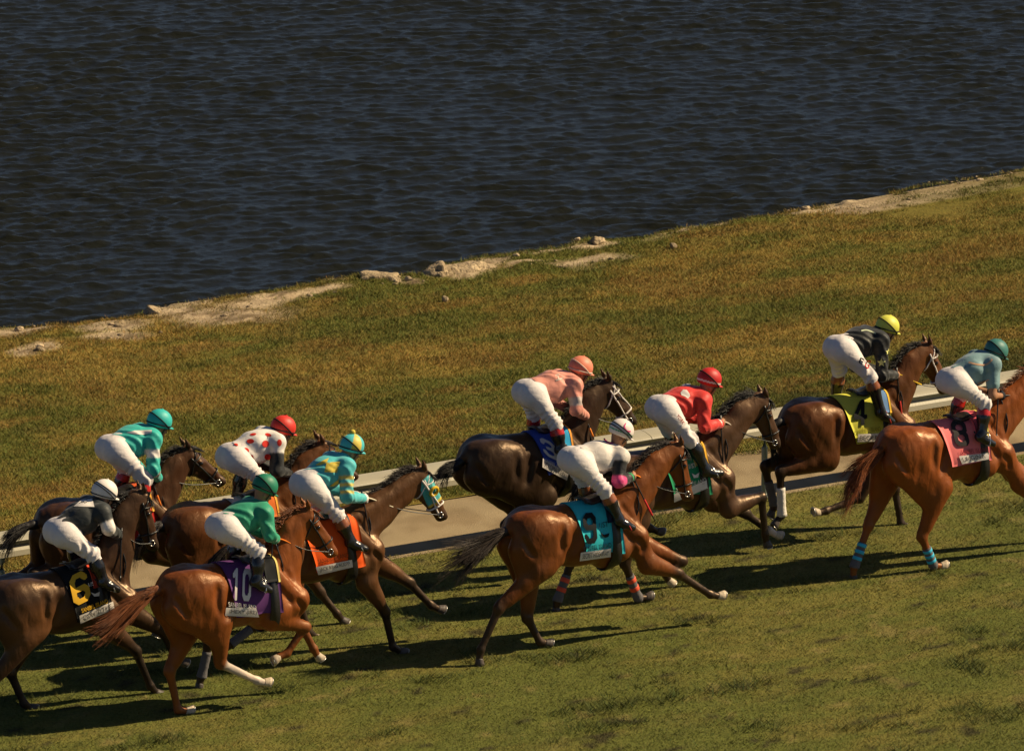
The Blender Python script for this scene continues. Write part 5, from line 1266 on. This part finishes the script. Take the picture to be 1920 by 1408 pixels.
RIDERS = {
 1: dict(helmet=(299, 789), shoulder=(287, 823), hip=(206, 848), knee=(272, 897), ankle=(262, 968), toe=(285, 978), elbow=(287, 880), hand=(297, 899), col=TEAL, cap=(.03, .42, .38), bootcuff=cuffR, sleeve=[(.35, .62, WHITE), (1.02, 1.3, WHITE)],
    prints=[('poly', [(236, 811), (252, 807), (285, 806), (284, 812), (268, 815), (250, 813)], WHITE)], label='jockey in teal silks with white sleeve bands and teal cap at far left', sleeve_=0),
 2: dict(helmet=(531, 801), shoulder=(520, 829), hip=(432, 864), knee=(492, 900), ankle=(492, 962), toe=(516, 972), elbow=(519, 882), hand=(543, 888), col=WHITE, cap=RED, sleeve=[(.38, 3, BLACK)], glove=BLACK,
    prints=[('poly', disc((474.7, 814), 6, 2.4, rot=-.15), RED), ('poly', disc((469.5, 827), 7, 4.5), RED), ('poly', disc((498, 832), 6.5), RED), ('poly', disc((503, 815), 6, 3, rot=.3), RED), ('poly', disc((442, 834), 4.5, 3), RED), ('poly', disc((462, 844), 5.5, 4.5, rot=.6), RED), ('poly', disc((472, 858), 3.5, 5.5), RED), ('poly', disc((501.7, 857), 6), RED), ('poly', disc((483, 870.5), 4.5, 2.5), RED), ('poly', disc((524, 830), 4.5, 6.5), RED)],
    label='jockey in white silks with red polka dots and a red cap'),
 3: dict(helmet=(1089, 689), shoulder=(1076, 722), hip=(988, 743), knee=(1040, 793), ankle=(1051, 838), toe=(1072, 845), elbow=(1080, 768), hand=(1099, 782), col=(.68, .27, .20), cap=(.72, .22, .13), strapcol=(.66, .50, .40), bootcuff=cuffR, sleeve=[(.5, .85, (.48, .40, .36))],
    prints=[('band', [[(1041, 704), (1049, 701)], 2], (.62, .48, .40)), ('band', [[(1045, 701), (1048, 712)], 2], (.62, .48, .40)), ('band', [[(1042, 713), (1056, 709)], 3], (.62, .48, .40))], label='jockey in salmon pink silks and pink cap on the almost black horse'),
 4: dict(helmet=(1664, 612), shoulder=(1652, 638), hip=(1571, 660), knee=(1631, 705), ankle=(1651, 770), toe=(1673, 785), elbow=(1654, 704), hand=(1682, 704), col=(.012, .013, .013), cap=LIME, bootcuff=cuffB, fknee=(-.10, 0, -.02), fankle=(-.22, 0, .02), iron=(.45, .04, .03),
    prints=[('poly', star((1652.7, 680), 8.5), (.60, .60, .22)), ('poly', star((1666, 660), 6), (.60, .60, .22)), ('band', [[(1615, 620), (1626, 619), (1642, 625)], 2.4], (.52, .56, .38))], legprints=[('text', ('E', (1610, 680), (1617, 684), (1614, 670)), BLACK), ('text', ('G', (1620, 689), (1628, 692), (1626, 674)), (.6, .03, .03))], label='jockey in black silks with pale stars and a yellow cap'),
 5: dict(helmet=(659, 835), shoulder=(650, 876), hip=(571, 915), knee=(632, 964), ankle=(657, 1013), toe=(682, 1022), elbow=(650, 931), hand=(684, 935), col=TURQ, cap=TURQ, capquarters=YEL, pompom=YEL, bootcuff=cuffB, glove=WHITE, sleeve=[(.30, .42, YEL), (.55, .66, YEL), (.80, .90, YEL)],
    prints=[('poly', [(612.5, 866.7), (638, 865), (631.7, 886), (608, 885)], YEL), ('poly', [(591, 872), (605, 863), (617, 858), (612, 868), (600, 872)], YEL), ('poly', [(618, 912), (636, 897), (635, 906), (626, 912)], YEL)], label='jockey in turquoise silks with yellow diamonds and pompom cap'),
 6: dict(helmet=(196, 921), shoulder=(191, 960), hip=(109, 1004), knee=(173, 1039), ankle=(193, 1087), toe=(218, 1098), elbow=(204, 990), hand=(224, 1005), col=(.020, .024, .024), cap=WHITE, straps=((-.040, .0, .006), (.0, .45, .005), (.03, .42, .005)), sleeve=[(.62, 1.15, WHITE), (1.15, 3, (.02, .024, .024))], glove=BLACK,
    prints=[('poly', [(138, 949), (152, 937), (173, 934), (177, 950)], WHITE), ('poly', [(146, 944), (154, 939), (165, 937), (167, 943)], (.02, .024, .024))], label='jockey in black silks with white cap and white sleeve band at left'),
 7: dict(helmet=(1330, 711), shoulder=(1318, 751), hip=(1238, 773), knee=(1294, 824), ankle=(1323, 880), toe=(1346, 880), elbow=(1321, 801), hand=(1354, 793), col=(.58, .028, .020), cap=(.50, .02, .018), capband=(WHITE, -.030, -.012), straps=((.0, .52, .007),), cuff=WHITE,
    prints=[('poly', [(1276, 736), (1281, 730), (1288, 731), (1293, 738), (1294, 743), (1290, 747), (1284, 743), (1278, 741)], WHITE), ('poly', [(1278, 722), (1286, 719), (1295, 720), (1294, 724), (1280, 724)], WHITE)], legprints=[('text', ('YORK', (1268, 780), (1280, 796), (1273, 776)), (.30, .06, .05))], label='jockey in plain red silks with a white-banded red cap'),
 8: dict(helmet=(1868, 657), shoulder=(1862, 684), hip=(1783, 721), knee=(1846, 756), ankle=(1841, 814), toe=(1864, 825), elbow=(1861, 742), hand=(1879, 742), col=SKYB, cap=(.045, .17, .15), short=True, bootcuff=cuffR, glove=(.02, .02, .025), nod=24,
    prints=[('band', [[(1816, 679), (1832, 683), (1848, 684), (1858, 677), (1860, 673)], 3], (.55, .33, .20)), ('band', [[(1834, 719), (1845, 716), (1854, 712)], 2], (.50, .30, .18))], label='jockey in blue-grey silks and dark green cap at the right edge'),
 9: dict(helmet=(1165, 807), shoulder=(1164, 857), hip=(1074, 870), knee=(1133, 918), ankle=(1160, 972), toe=(1182, 982), elbow=(1160, 902), hand=(1187, 893), col=(.66, .60, .54), cap=(.68, .60, .56), straps=((-.02, .30, .006), (.012, .33, .006)), capband=((.02, .28, .12), -.018, -.006), sleeve=[(.18, .80, BLACK), (.80, 1.25, (.68, .06, .22)), (1.25, 3, BLACK)], cuff=(.05, .35, .12), bootcuff=cuffB, iron=(.45, .04, .04), nod=26,
    prints=[('band', [[(1132, 822), (1140, 829), (1150, 830), (1157, 826)], 3], (.66, .07, .22))], caparc=[([(1174, 793), (1171, 799), (1175, 807), (1183, 809)], 2.2, (.66, .07, .22))], label='jockey in cream silks with black and pink sleeves and a green-striped cap'),
 10: dict(helmet=(497, 911), shoulder=(496, 962), hip=(414, 995), knee=(483, 1033), ankle=(482, 1086), toe=(503, 1096), elbow=(506, 1004), hand=(519, 1012), col=(.02, .27, .15), cap=(.015, .18, .10), nod=26, label='jockey in plain green silks and dark green cap in the foreground'),
}
for n_, H in HORSES.items():
    H.J = jockey_skeleton(H, RIDERS[n_])
    build_tack(H, CLOTHS[n_])
    build_jockey(H, RIDERS[n_])
